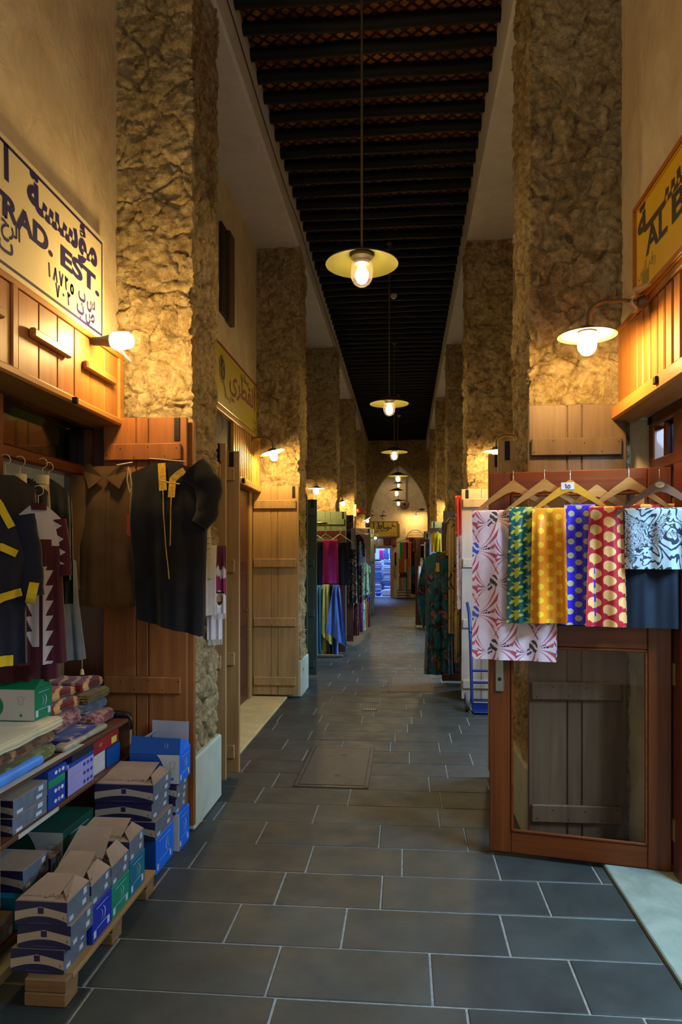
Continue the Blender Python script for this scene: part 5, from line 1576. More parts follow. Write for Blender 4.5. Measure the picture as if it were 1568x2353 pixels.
# dark slot window high on the wall
ya_, yb2_ = at_x(508, 560, WL+.02).y, at_x(533, 560, WL+.02).y
t = thing('shutter', 'tall narrow dark wooden shutter high on the left wall behind the pier', 'shutter', (WL, (ya_+yb2_)/2, 3.95))
hw_ = (yb2_-ya_)/2
m = MB(); m.box(0, -hw_, 0, .03, hw_, .85, .004); m.build('panel', plain('dark wood void', (36,28,22), .6), t)
m = MB(); m.box(.0, hw_*.1, -.02, .05, hw_, .87, .005); m.build('frame_board', wood('grey brown plank', (74,58,44), (100,80,60), .6, 'z'), t)
# loose cables
def cable(lab, pts, r=.004, name='cable'):
    c = Vector(pts[0]); o = MB(); o.tube([tuple(Vector(p)-c) for p in pts], r, 6); q = o.build(name, plain('dark cable', (44,36,28), .6)); q.location = c
    return tag(q, lab, 'cable')
cable('long dark cable running along the left edge of the pole ceiling', [(-1.225, y_, 5.50+.015*sin(y_*1.7)-.05*((y_%4.05)/4.05)) for y_ in [4.6+.5*k for k in range(38)]], .004)
cable('thin loose cable dangling below the red script sign', [tuple(at_x(px, py, WL+.07)) for px, py in ((506,950),(512,965),(512,985),(504,997))], .003)
cable('thin cable hanging from the tilted wall lamp on the second left pier', [tuple(at_y(px, py, 8.2)) for px, py in ((597,1050),(601,1065),(606,1076),(611,1086))], .004)
cable('twist of dark wire on the second right pier above the pale shutter', [tuple(at_y(px, py, 8.3)) for px, py in ((1081,1109),(1088,1108),(1091,1107),(1091,1101)) ], .008)
# ------------------------------------------------------------ further left bays
leaf('dark green shutter leaf edge just beyond the cream leaf on the left', -1.70, -1.262, 9.28, 2.44, M_LEAFG)
leaf('second dark green shutter leaf, sticking out further into the passage', -1.68, -1.18, 9.62, 2.42, M_LEAFG)
leaf('sage green shutter leaf on the third left pier above the glass door', -1.60, -1.0, 12.33, 2.43, M_LEAFG2)
leaf('deep brown tall shutter leaf beyond the glass door with the pink cloth', -1.55, -.965, 13.55, 2.44, M_BRN)
leaf('grey shutter leaf on the far left pier above the hanging dresses', -1.4, -.94, 19.9, 2.46, M_LEAFY)
leaf('small green grey shutter leaf far away on the left', -1.4, -.86, 20.4, 2.45, M_LEAFT)
glass_door('brown glass door behind the navy and pink cloths, on the left', (-1.92, 12.15), 0, .92, .03, 2.095, (M_BRN, M_BRNX))
glass_door('far brown glass door on the left with a pane, beyond the patterned dresses', (-1.62, 20.6), 0, .72, .03, 2.06, (M_BRN, M_BRNX))
def px_w(pxa, pxb, Y): return at_y(pxb, 1282, Y).x-at_y(pxa, 1282, Y).x
def cloth_at(lab, pxa, pxb, ytop, ybot, Y, mat, nf=1.5, amp=.015, sd=0, grp=None, flare=0, skew=0, thick=.03, name='cloth_length', bar=True, cat='cloth', rot=0):
    p = at_y(pxa, ytop, Y); zb = at_y(pxa, ybot, Y).z; w = px_w(pxa, pxb, Y)
    t = thing(name, lab, cat, p, rot, grp)
    m = MB(); draped(m, w, p.z-zb, thick, nf, amp, sd, flare=flare, skew=skew); m.build('cloth', mat, t, smooth=70)
    return t
GL_ = 'cloths on the glass door at the green shutters'
cloth_at('dark navy folded cloth left of the magenta cloth', 716, 742, 1246, 1344, 11.95, cloth('deep navy cloth', (20,28,48)), 1, .012, 1, GL_)
cloth_at('magenta pink folded cloth between two dark ones', 743, 777, 1243, 1341, 11.93, cloth('magenta cloth', (158,34,110)), 1.3, .016, 2, GL_, flare=.03)
cloth_at('black folded cloth right of the magenta cloth', 775, 803, 1247, 1345, 11.97, cloth('soft black cloth', (18,18,24)), 1, .012, 3, GL_)
SAT = lambda n, c: cloth(n, c, .4, .1, 300, spec=.5)
cloth_at('bright blue satin cloth hanging low, leftmost of the lower row', 716, 726, 1346, 1502, 11.90, SAT('blue satin', (40,110,200)), 1.5, .03, 4, GL_)
cloth_at('sky blue satin cloth hanging low beside the bright blue one', 724, 737, 1347, 1503, 11.86, SAT('sky satin', (90,164,214)), 2, .03, 5, GL_)
cloth_at('cream satin cloth hanging low between sky blue and yellow ones', 735, 744, 1352, 1503, 11.93, SAT('cream satin', (176,176,140)), 1.5, .02, 6, GL_)
cloth_at('pale yellow satin cloth hanging low under the magenta cloth', 743, 757, 1345, 1455, 11.84, SAT('yellow satin', (212,206,110)), 2, .03, 7, GL_, flare=.09, skew=.2)
cloth_at('yellow satin cloth tail reaching near the floor behind the pale yellow one', 739, 750, 1345, 1503, 11.95, SAT('yellow satin', (212,206,110)), 1.5, .02, 17, GL_)
cloth_at('black satin cloth hanging low under the magenta cloth', 754, 768, 1346, 1503, 11.9, SAT('black satin', (26,28,36)), 1.5, .03, 8, GL_)
cloth_at('periwinkle blue cloth hanging low at the right, with a pointed corner', 766, 780, 1346, 1450, 11.82, SAT('periwinkle cloth', (84,120,200)), 2, .03, 9, GL_, flare=.24, skew=.28)
cloth_at('narrow periwinkle tail under the pointed periwinkle cloth', 764, 777, 1440, 1505, 11.9, SAT('periwinkle cloth', (84,120,200)), 1.5, .02, 18, GL_)
cloth_at('narrow orange red cloth peeping beside the dark green shutter edge', 713, 718, 1242, 1310, 11.9, cloth('orange red cloth', (180,60,24)), 1, .01, 10, GL_)
def wire_hanger(lab, px, py, Y, mat, half=.20, drop=.13, group=None, rot=0, th=.006):
    t = thing('clothes_hanger', lab, 'hanger', at_y(px, py, Y), rot, group)
    m = MB(); m.tube([(-half,0,-drop-.02),(-half-.015,0,-drop-.005),(-half,0,-drop),(-.012,0,0),(.012,0,0),(half,0,-drop),(half+.015,0,-drop-.005),(half,0,-drop-.02)], th, 8); m.build('arms', mat, t, smooth=60)
    hook(t, mat, 0, .12, .025, 0, th*.7)
    return t
M_GPL = plain('green hanger plastic', (110,160,130), .4)
GH = 'plastic hangers on the glass door at the green shutters'
wire_hanger('white plastic hanger above the navy cloth', 723, 1227, 11.95, M_WPLASTIC, group=GH)
wire_hanger('green plastic hanger above the magenta cloth', 749, 1228, 12.0, M_GPL, group=GH)
wire_hanger('white plastic hanger above the black cloth', 782, 1228, 11.93, M_WPLASTIC, group=GH)
# stand with metal base
M_STEEL = plain('dull steel', (126,124,118), .35, .8)
t = thing('display_stand', 'steel garment stand with flat bar base and dark oval plate, before the glass door', 'stand', at_y(724, 1300, 11.7)*1)
t.location.z = 0
xr = at_y(789, 1300, 11.7).x-t.location.x
m = MB(); m.box(-.05, -.03, .0, xr, .03, .05, .01); m.build('base_bar', M_STEEL, t)
m = MB(); zt_ = at_y(724, 1168, 11.7).z; m.tube([(0,0,.05),(0,0,zt_)], .012, 12); m.build('pole', M_STEEL, t, smooth=60)
m = MB(); m.M = Matrix.Translation((.09,0,at_y(724,1202,11.7).z)) @ Matrix.Diagonal((1,.6,1,1)); m.lathe([(0,.02),(.10,.016),(.13,0),(.10,-.016),(0,-.02)], 28); m.build('oval_plate', M_DARK, t, smooth=60)
m = MB(); m.tube([(0,0,zt_-.01),(.06,0,zt_),(.075,0,zt_+.02),(.06,0,zt_+.04),(.0,0,zt_+.045),(-.1,0,zt_+.04)], .006, 8); m.build('top_loop', M_STEEL, t, smooth=60)
# patterned dresses on the left
P_GOLD = floral('black cloth with gold paisley', (30,24,26), (150,116,70), (60,44,40), 16, .57); P_MINT = floral('mint printed cloth', (150,186,160), (60,70,60), (190,206,190), 14, .58)
P_MARF = floral('maroon floral cloth', (70,26,38), (150,50,40), (90,40,70), 14, .55); P_PURF = floral('purple floral cloth', (84,40,92), (140,60,110), (60,40,70), 14, .55); P_WGR = floral('white green print', (190,200,176), (90,120,90), (170,180,160), 20, .55)
def dress_at(lab, px, ytop, ybot, Y, wpx, mat, seed=0, depth=.07, rot=0.0, slope=.08, flare=1.15, grp=None, sl=True, neck=.06, cat='dress', nm='dress'):
    p = at_y(px, ytop, Y); h = p.z-at_y(px, ybot, Y).z; w = px_w(px-wpx/2, px+wpx/2, Y)/2
    t = thing(nm, lab, cat, p, rot, grp)
    g = Garment(w*.95, w*.92, w*flare, h, depth, slope=slope, neck=min(neck, w*.5), folds=3, famp=.02, seed=seed); g.build(mat, t)
    if sl:
        for s_ in (-1,1): sleeve(t, mat, [(s_*w*.8,0,-.06),(s_*w*1.12,.0,-h*.17),(s_*w*1.16,0,-h*.32)], w*.26, w*.24, seed=seed+s_)
    m = MB(); m.lathe([(.03,0),(.034,.025),(.03,.025)], 16, (0,0,-.012)); m.build('collar', mat, t, smooth=60)
    return t, g
GD = 'patterned dresses along the left side'
dress_at('long black dress with gold paisley pattern hanging beside the glass door on the left', 808, 1222, 1386, 12.9, 25, P_GOLD, 1, grp=GD, sl=False)
dress_at('black and gold dress with broad dark sash right behind the paisley dress', 824, 1230, 1384, 13.4, 22, P_GOLD, 2, grp=GD)
t, g = dress_at('mint green printed dress behind the black and gold dresses', 838, 1292, 1366, 15.0, 20, P_MINT, 3, grp=GD)
dress_at('maroon floral skirt hanging low, leftmost of the low row', 819, 1385, 1460, 13.6, 13, P_MARF, 4, .05, grp=GD, sl=False, nm='skirt', cat='skirt')
dress_at('purple floral skirt hanging low beside the maroon one', 829, 1384, 1452, 14.0, 11, P_PURF, 5, .05, grp=GD, sl=False, nm='skirt', cat='skirt')
dress_at('white green printed skirt hanging low beside the purple one', 836, 1380, 1448, 14.5, 8, P_WGR, 6, .05, grp=GD, sl=False, nm='skirt', cat='skirt')
dress_at('mustard skirt hanging low, third from right of the low row', 841, 1376, 1442, 15.0, 7, cloth('mustard cloth', (150,112,50)), 7, .05, grp=GD, sl=False, nm='skirt', cat='skirt')
dress_at('red skirt with violet top hanging low near the far glass door', 845, 1372, 1438, 15.4, 7, cloth('brick red cloth', (140,46,34)), 8, .05, grp=GD, sl=False, nm='skirt', cat='skirt')
dress_at('small violet top above the red skirt', 843, 1362, 1382, 15.2, 9, cloth('violet cloth', (70,30,150)), 9, .05, grp=GD, sl=False, nm='top', cat='top')
dress_at('black skirt hanging low at the end of the low row', 848, 1374, 1440, 15.8, 6, cloth('soft black cloth', (18,18,24)), 10, .05, grp=GD, sl=False, nm='skirt', cat='skirt')
cloth_at('silver grey stole hanging from the top of the paisley dress', 807, 817, 1215, 1262, 12.7, cloth('silver stole', (170,160,164), .5), 1, .01, 3, name='stole')
t = thing('tag_card', 'pale lilac card in a clear sleeve hanging between dresses on the left', 'card', at_y(836, 1262, 14.0))
m = MB(); m.box(-.04,-.004,-.24,.045,.004,0,.003); m.build('card', plain('pale lilac card', (160,170,206), .4, var=.1, scale=30), t)
m = MB(); m.tube([(0,0,0),(-.01,0,.08)], .004, 6); m.build('string', M_WIRE, t)
cloth_at('bluish white plastic ribbon beside the paisley dress', 826, 830, 1246, 1300, 13.0, plain('bluish plastic', (140,160,220), .35), 1, .01, 5, name='ribbon')
dress_at('white shirt hanging beyond the far glass door on the left', 852, 1236, 1345, 21.4, 17, cloth('white shirt cloth', (206,190,170)), 12, .07, nm='shirt', cat='shirt')
# alarm box and beacon
p = at_y(816, 1172, 16.38)
t = thing('alarm_box', 'pale upright box fixed on the left pier, beside a red beacon', 'box', p)
m = MB(); m.box(-.035,-.03,-.15,.035,.05,.13,.008); m.build('case', plain('pale plastic case', (196,184,160), .5), t)
p = at_y(824, 1174, 16.36)
t = thing('beacon', 'small red beacon light beside the pale alarm box on the left', 'lamp', p)
m = MB(); m.lathe([(0,-.05),(.045,-.045),(.05,.01),(.035,.05),(0,.06)], 16); m.build('lens', plain('red beacon lens', (150,24,20), .2), t, smooth=50)
m = MB(); m.box(-.04,.03,-.06,.05,.08,.06,.006); m.build('base', M_DARK, t)
# ------------------------------------------------------------ right bays
leaf('tan shutter leaf with black hinge, peeking out left of the right pier behind the lamp', .655, 1.22, 5.12, 2.455, M_LEAFC, hinge='l')
leaf('second tan shutter leaf edge behind the half hidden wall lamp', .62, 1.2, 5.4, 2.40, M_LEAFC, hinge='l')
leaf('whitish plank shutter leaf on the second right pier, behind the blue hand truck', .645, 1.2, 8.24, 2.41, M_LEAFP, hinge='l', zb=.03)
leaf('grey lilac shutter leaf above the kaftan on the right', .655, 1.2, 12.3, 2.43, M_LEAFY, hinge='l', strap=False)
leaf('teal grey shutter leaf with black hinge far on the right', .60, 1.2, 16.3, 2.45, M_LEAFT, hinge='l')
leaf('narrow dark shutter leaf beyond the teal grey one on the right', .55, 1.2, 16.0, 2.30, M_LEAFY, hinge='l', strap=False)
leaf('small blue grey shutter far on the right under the plaster strip', .52, 1.2, 19.6, 2.35, M_LEAFT, hinge='l')
glass_door('deep red brown glass door behind the flowered kaftan on the right', (.485, 9.42), 0, .86, .03, 2.09, (M_BRN, M_BRNX), lock=False, gl=glass('dim glass', (.3,.25,.25,1), 1, .03))
glass_door('far deep red brown door on the right beside the yellow top', (.26, 17.2), 0, .95, .03, 2.08, (M_BRN, M_BRNX), lock=False, gl=glass('dim glass', (.3,.25,.25,1), 1, .03))
# flowered kaftan
def kaftan_mat():
    t = NT('flowered kaftan cloth')
    n = t.noise(4.2, 3, dist=1.0); k = t.noise(11, 4, dist=1.5); f = t.noise(7, 5, dist=2)
    c = t.ramp(n, [(.36, lin((34,28,32))), (.44, lin((14,92,110))), (.55, lin((16,100,116))), (.60, lin((60,44,40))), (.68, lin((120,110,44)))])
    c = t.mix(t.ramp(k, [(.57,(0,0,0,1)),(.62,(1,1,1,1))]), c, lin((160,90,92)))
    c = t.mix(t.ramp(f, [(.62,(0,0,0,1)),(.68,(1,1,1,1))]), c, lin((36,28,34)))
    t.color(c); t.set(.6, 0, .3, .1); return t.m
M_KAF = kaftan_mat()
t, g = dress_at('long flowered kaftan in teal, black and pink hanging on the right', 1008, 1271, 1548, 9.05, 60, M_KAF, 3, .09, slope=.05, flare=1.12, sl=False, nm='kaftan')
for s_ in (-1, 1):
    m = MB(); 
    m.grid(lambda a,b: (s_*(.165+.075*sin(pi*b)*a+.02*a), .02-.03*a, -.05-.85*b-.05*a), 6, 16); m.build('wing_sleeve', M_KAF, t, solid=.006, smooth=70)
m = MB(); m.add([(-.035,-.10,-.12),(.005,-.10,-.12),(.005,-.105,-.23),(-.035,-.105,-.23)], [(0,1,2,3)]); m.build('price_tag', plain('cream price card', (206,186,110), .6), t, solid=.001)
m = MB(); m.tube([(-.03,0,.01),(.26,0,.012)], .008, 8); m.build('hanger_bar', plain('yellow hanger rod', (196,156,60), .4), t)
p = at_y(1003, 1223, 10.6)
t, g = dress_at('bright yellow top hanging above the flowered kaftan', 1003, 1224, 1268, 10.4, 24, cloth('bright yellow cloth', (206,176,14)), 5, .06, sl=False, slope=.02, nm='top', cat='top', flare=1.0)
P_SPOT = floral('cream cloth with black sprigs', (190,168,112), (40,34,30), (196,176,120), 10, .60)
dress_at('cream long dress with black sprigs hanging beside the flowered kaftan', 1041, 1192, 1455, 8.98, 22, P_SPOT, 6, .06, slope=.12, sl=True, flare=1.0)
dress_at('second cream sprigged dress hanging lower, right at the whitish shutter', 1051, 1395, 1522, 8.8, 13, P_SPOT, 7, .05, sl=False, flare=1.0)
cloth_at('red cloth hanging at the edge of the whitish shutter, with pale dots', 1047, 1060, 1142, 1231, 8.15, dots('red dotted cloth', (170,40,18), (206,170,110), .2, .012), 1, .01, 3)
cloth_at('pinkish speckled cloth under the red one at the whitish shutter edge', 1049, 1061, 1231, 1400, 8.18, floral('pinkish speckled cloth', (176,140,120), (140,100,90), (190,160,140), 40, .5), 1, .008, 4)
dress_at('dark brown long dress behind the cream sprigged dress', 1036, 1440, 1545, 9.2, 20, floral('dark brown cloth', (44,28,28), (70,44,40), (36,24,28), 10), 8, .05, sl=False)
# white plastic wrapped clothes on a rack
t = thing('garment_rack', 'white post of a garment rack far on the right', 'rack', at_y(977, 1300, 16.9)*1); t.location.z = 0
m = MB(); m.tube([(0,0,0),(0,0,2.0)], .018, 10); m.build('post', M_WPLASTIC, t, smooth=60)
m = MB(); m.tube([(0,0,1.93),(-.10,0,1.93)], .016, 8); m.build('arm', M_WPLASTIC, t, smooth=60)
m = MB(); m.box(-.2,-.2,0,.05,.2,.04,.01); m.build('foot', M_WPLASTIC, t)
M_PLW = plain('white translucent wrap', (176,176,184), .35, var=.2, scale=14)
dress_at('white plastic wrapped garment hanging from the far rack post', 970, 1283, 1372, 16.5, 9, M_PLW, 4, .08, sl=False, nm='wrapped_garment', cat='garment')
dress_at('second white wrapped garment with torn tails at the far rack', 965, 1302, 1362, 16.2, 9, M_PLW, 5, .08, sl=False, nm='wrapped_garment', cat='garment')
# hand truck
M_TRK = plain('blue enamel', (24,50,120), .35, .2)
t = thing('hand_truck', 'blue hand truck with grey wheels leaning on the whitish shutter', 'hand truck', (.90, 7.72, 0))
zt_ = 1.13
def rail(x): return [(x, 0, .10), (x, .03, .22), (x-.03*(1 if x < 0 else -1)*0, .17, .72), (x*1.02, .30, 1.02), (x*1.10, .37, zt_)]
for x in (-.185, .185):
    m = MB(); m.tube(rail(x), .017, 12); m.build('rail', M_TRK, t, smooth=60)
for z in (.30, .42, .62, .82):
    m = MB(); y = .03+(z-.22)*.29; m.tube([(-.185,y,z),(.185,y,z)], .014, 10); m.build('rung', M_TRK, t, smooth=60)
m = MB(); m.tube([(-.24,.02,.09),(.24,.02,.09)], .012, 10); m.build('axle', M_STEEL, t, smooth=60)
m = MB(); m.box(-.185,-.16,.012,.185,.03,.024,.004); m.box(-.185,.015,.012,.185,.03,.12,.004); m.build('toe_plate', M_TRK, t)
for x in (-.235, .235):
    m = MB(); m.M = Matrix.Translation((x,.02,.101)) @ Matrix.Rotation(pi/2,4,'Y')
    m.lathe([(.06,-.022),(.092,-.022),(.10,-.010),(.10,.010),(.092,.022),(.06,.022)], 32); wv = m.build('wheel', plain('grey rubber tyre', (92,96,98), .6), t, smooth=40)
    m = MB(); m.M = Matrix.Translation((x,.02,.101)) @ Matrix.Rotation(pi/2,4,'Y'); m.lathe([(0,-.02),(.02,-.02),(.022,-.012),(.06,-.008),(.06,.008),(.022,.012),(.02,.02),(0,.02)], 24); m.build('hub', M_STEEL, wv, smooth=40)
# floor covers
def cover(lab, x0, y0, x1, y1):
    t = thing('inspection_cover', lab, 'cover', ((x0+x1)/2, (y0+y1)/2, .0015))
    w, d = (x1-x0)/2, (y1-y0)/2
    ma = plain('slate coloured metal', (66,68,68), .5, .2, var=.2, scale=20); mi_ = plain('dark metal frame', (34,35,36), .5, .3)
    m = MB(); m.box(-w,-d,-.004,w,d,.0015,.001); m.build('frame', mi_, t)
    m = MB(); m.box(-w*.86,-d*.90,0,w*.86,d*.90,.004,.002); lid = m.build('lid', ma, t)
    for s_ in (-1,1):
        m = MB(); m.box(s_*w*.93-.012,-d*.97,0,s_*w*.93+.012,d*.97,.0045,.002); m.build('side_bar', ma, t)
        m = MB(); m.box(-w*.86, s_*d*.955-.006, 0, w*.86, s_*d*.955+.006, .003); m.build('edge_bar', plain('worn bright steel', (130,128,120), .35, .7, var=.3, scale=60), t)
    for s_ in (-1,1):
        m = MB(); m.lathe([(0,.0045),(.022,.0045),(.026,.004)], 16, (w*.1, s_*d*.5, 0)); m.build('lifting_key', mi_, lid)
        m = MB(); text_into(m, 'lift', frame((-w*.3, s_*d*.45-.02, .0048), (1,0,0), (0,1,0)), .05); m.build('cast_mark', mi_, lid)
    return t
a = at_z(672, 1808, 0); b = at_z(858, 1718, 0)
cover('large square metal inspection cover in the stone floor, left of the middle', a.x, a.y, at_z(848,1808,0).x, b.y)
a = at_z(890, 1590, 0); cover('smaller inspection cover farther away in the stone floor', a.x, a.y, at_z(1000,1590,0).x, at_z(890,1553,0).y)
t = thing('floor_drain', 'small dark slotted floor drain in the middle of the passage', 'drain', at_z(850, 1631, 0)); t.location.z = .0015
m = MB(); m.box(-.085,-.05,-.002,.085,.05,.002,.001); m.build('frame', plain('dark metal frame', (52,52,52), .45, .5), t)
for k in range(7):
    m = MB(); m.box(-.075+.022*k,-.042,.002,-.075+.022*k+.012,.042,.004); m.build('grate_bar', plain('worn bright steel', (130,128,120), .35, .7, var=.3, scale=60), t)
# smoke detectors on the poles
for (px, py, lab) in ((905, 681, 'nearer small white smoke detector on the pole ceiling'), (917, 956, 'farther white smoke detector on the dark ceiling')):
    p = at_z(px, py, 5.60); t = thing('smoke_detector', lab, 'smoke detector', p)
    m = MB(); m.lathe([(0,-.035),(.03,-.033),(.036,-.012),(.05,-.008),(.056,.02),(.05,.03),(0,.03)], 24); m.build('case', plain('off white plastic', (186,178,160), .5), t, smooth=40)

# rails that carry the garments
def rail_thing(lab, a, b, r=.012):
    a = Vector(a); b = Vector(b); t = thing('clothes_rail', lab, 'rail', a)
    m = MB(); m.tube([(0,0,0), tuple(b-a)], r, 10); m.build('bar', M_STEEL, t, smooth=60)
    m = MB(); m.tube([(0,0,0),(-.22 if a.x < 0 else .3,0,0)], r, 8); m.build('wall_arm', M_STEEL, t, smooth=60)
rail_thing('upper steel rail carrying the patterned dresses on the left', (-.93,12.7,2.12), (-.80,15.4,2.12))
rail_thing('lower steel rail carrying the row of skirts on the left', (-.90,13.4,.86), (-.72,16.0,.86))
rail_thing('steel rail over the sprigged dresses on the right', (.56,8.7,2.13), (.50,10.6,2.02), .008)
# ============================================================ hall beyond the arch
YS = 29.45
a = at_y(836, 1199, YS); b = at_y(915, 1233, YS)
t = thing('shop_sign', 'far yellow sign with green edge and black script under the arch', 'sign', (a.x, YS, b.z))
W, Hh = b.x-a.x, a.z-b.z
m = MB(); m.box(0, 0, 0, W, .13, Hh, .006); m.build('board', plain('far sign yellow', (212,172,20), .4, var=.03), t)
MGE = plain('olive green sign edge', (96,92,24), .5)
m = MB(); m.box(-.01,-.012,-.012,W+.012,0,.012); m.box(-.01,-.012,Hh-.014,W+.012,0,Hh+.012); m.box(W-.012,-.012,.012,W+.012,0,Hh-.014); m.build('edge_strip', MGE, t)
m = MB(); text_into(m, 'خـيـاط ا', frame((W-.10, -.004, Hh*.55), (1,0,0), (0,0,1)), .34, 'r', .03, width=.92, rtl=True); m.build('lettering', M_BLK, t)
m = MB(); text_into(m, 'خياطة وبيع الجلابيا', frame((W-.40, -.004, Hh*.36), (1,0,0), (0,0,1)), .14, 'r', .015, rtl=True); m.build('lettering', M_BLK, t)
for x, z, s_ in ((W-.12, .14, 'س.ت'), (W-.12, .05, 'ص.ب'), (W-.62, .14, 'الرخصة التجارية'), (W-.62, .05, 'س.ت')):
    m = MB(); text_into(m, s_, frame((x, -.004, z), (1,0,0), (0,0,1)), .075, 'r', .006, rtl=True); m.build('lettering', M_BLK, t)
t = thing('shop_sign', 'second olive edged sign behind the far yellow sign, only its right edge showing', 'sign', (b.x-.3, YS+.01+.12, b.z-.02))
m = MB(); m.box(0,0,0,.3+.07,.02,Hh-.06,.004); m.build('board', MGE, t)
# doorway with blue white light
dz = at_y(880, 1258, HB).z
xl, xr = -1.26, -.53
t = thing('door_frame', 'cream door frame around the blue lit far doorway', 'door frame', ((xl+xr)/2, HB-.02, 0))
MCR = wood('cream frame wood', (176,150,100), (206,180,128), .5, 'z'); hw = (xr-xl)/2
for s_ in (-1,1):
    m = MB(); m.box(s_*hw-.05,-.05,0,s_*hw+.05,.05,dz+.02,.006); m.build('post', MCR, t)
m = MB(); m.box(-hw-.05,-.05,dz+.0,hw+.05,.05,dz+.10,.006); m.build('lintel', MCR, t)
m = MB(); m.box(-2.1, HB+.3, 0, .3, HB+3.2, .01); m.box(-2.1, HB+3.1, 0, .3, HB+3.2, 2.8); m.box(-2.15, HB+.3, 0, -2.1, HB+3.2, 2.8); m.box(.3, HB+.3, 0, .35, HB+3.2, 2.8); m.box(-2.1, HB+.3, 2.75, .3, HB+3.2, 2.8)
struct(m.build('wall_shop', plain('white shop wall', (200,204,210), .8)))
# shelves with folded fabrics behind the doorway
rg = random.Random(5)
t = thing('shelf_unit', 'shelf full of folded fabrics behind the blue lit far doorway', 'shelf', (-.95, 31.75, 0))
for z in (.02, .62, 1.05, 1.62):
    m = MB(); m.box(-.75,-.25,z,.75,.35,z+.03); m.build('shelf_board', plain('white shelf board', (190,196,206), .5), t)
for x in (-.75, .72):
    m = MB(); m.box(x,-.25,0,x+.03,.35,2.3); m.build('side_panel', plain('white shelf board', (190,196,206), .5), t)
FC = [plain('folded pale cloth', (190,200,214), .8), plain('folded blue cloth', (70,110,170), .8), plain('folded dark cloth', (44,50,80), .8), plain('folded lilac cloth', (130,126,176), .8), plain('folded teal cloth', (60,150,160), .8)]
posn = ['left', 'right']; cn = ['pale', 'blue', 'dark', 'lilac', 'teal']; nth = ['bottom', 'second', 'third', 'fourth', 'fifth', 'sixth', 'seventh']; sh = ['lowest shelf', 'second shelf', 'third shelf', 'top shelf']
protos = {}
for si, (z, n) in enumerate(((.05, 6), (.65, 5), (1.08, 6), )):
    for c in range(2):
        zz = z
        for k in range(n):
            ci = rg.choice([0,0,1,3,0,1] if si < 2 else [2,2,3,4,3,0]) if c == 0 else rg.choice([0,1,3,0,1,0])
            h = (.54,.36,.5)[si]/n*.98
            key = (ci, si)
            if key not in protos:
                m = MB(); softbox(m, -.32, -.2, 0, .32, .2, h, h*.45, 6, .006, 0, k); protos[key] = m.mesh('folded_fabric', 60); protos[key].materials.append(FC[ci])
            o = bpy.data.objects.new('folded_fabric', protos[key]); COL.objects.link(o)
            o.location = (-.95+(-.36 if c == 0 else .35)+rg.uniform(-.03,.03), 31.62+rg.uniform(-.03,.03), zz); o.rotation_euler = (0,0,rg.uniform(-.06,.06)); zz += h+.001
            tag(o, f'{cn[ci]} folded fabric, {nth[k]} from below in the {posn[c]} pile on the {sh[si]}, far doorway', 'fabric', 'folded fabrics behind the blue lit doorway')
for k, (px0, px1, y0, y1, c, nm) in enumerate(((872,880,1265,1284,(206,20,130),'magenta'),(880,884,1264,1284,(220,100,110),'coral'),(884,892,1260,1284,(60,120,190),'blue'),(896,904,1258,1284,(90,30,190),'violet'),(872,884,1274,1286,(120,60,160),'checked purple'),(885,894,1272,1286,(30,130,190),'turquoise'),(897,903,1270,1286,(110,80,180),'pale purple'),(904,908,1258,1266,(40,170,160),'mint'))):
    cloth_at(f'{nm} hanging fabric at the top of the far blue doorway', px0, px1, y0, y1, 31.2-.04*(k%4), cloth(nm+' far fabric', c), 1, .01, k, 'hanging fabrics in the blue lit doorway')
t = thing('bag', 'pale plastic bag slumped on the floor in the far doorway', 'bag', (-.72, 30.6, .01))
m = MB(); softbox(m, -.28, -.2, 0, .28, .2, .28, .13, 12, .05, 0, 3); m.build('bag_body', plain('pale bluish bag', (196,204,216), .4), t, smooth=60)
m = MB(); m.tube([(.08,0,.26),(.12,0,.36),(.18,0,.38),(.22,0,.24)], .02, 8); m.build('handle', plain('pale bluish bag', (196,204,216), .4), t, smooth=60)
t = thing('bag', 'small royal blue bundle beside the pale bag in the far doorway', 'bag', (-1.12, 30.55, .01))
m = MB(); softbox(m, -.12, -.1, 0, .12, .1, .15, .07, 8, .02, 0, 6); m.build('bag_body', plain('royal bundle', (30,50,190), .5), t, smooth=60)
# board with small pictures above the doorway
t = thing('display_board', 'board with folded brown and cream textiles above the blue lit doorway', 'board', at_y(890, 1246, HB-.06))
m = MB(); m.box(-.42,0,-.19,.38,.04,.19,.006); m.build('backing', plain('brown backing board', (96,70,46), .7), t)
for x0, x1, mt in ((-.40,-.14,plain('cream packed textile', (196,176,140), .6)),(-.11,.12,plain('brown packed textile', (110,48,34), .6)),(.15,.36,plain('rust packed textile', (140,70,40), .6))):
    m = MB(); softbox(m, x0, -.05, -.15, x1, 0, .15, .03, 6, .01, 0, int(x0*100)); m.build('packed_textile', mt, t, smooth=60)
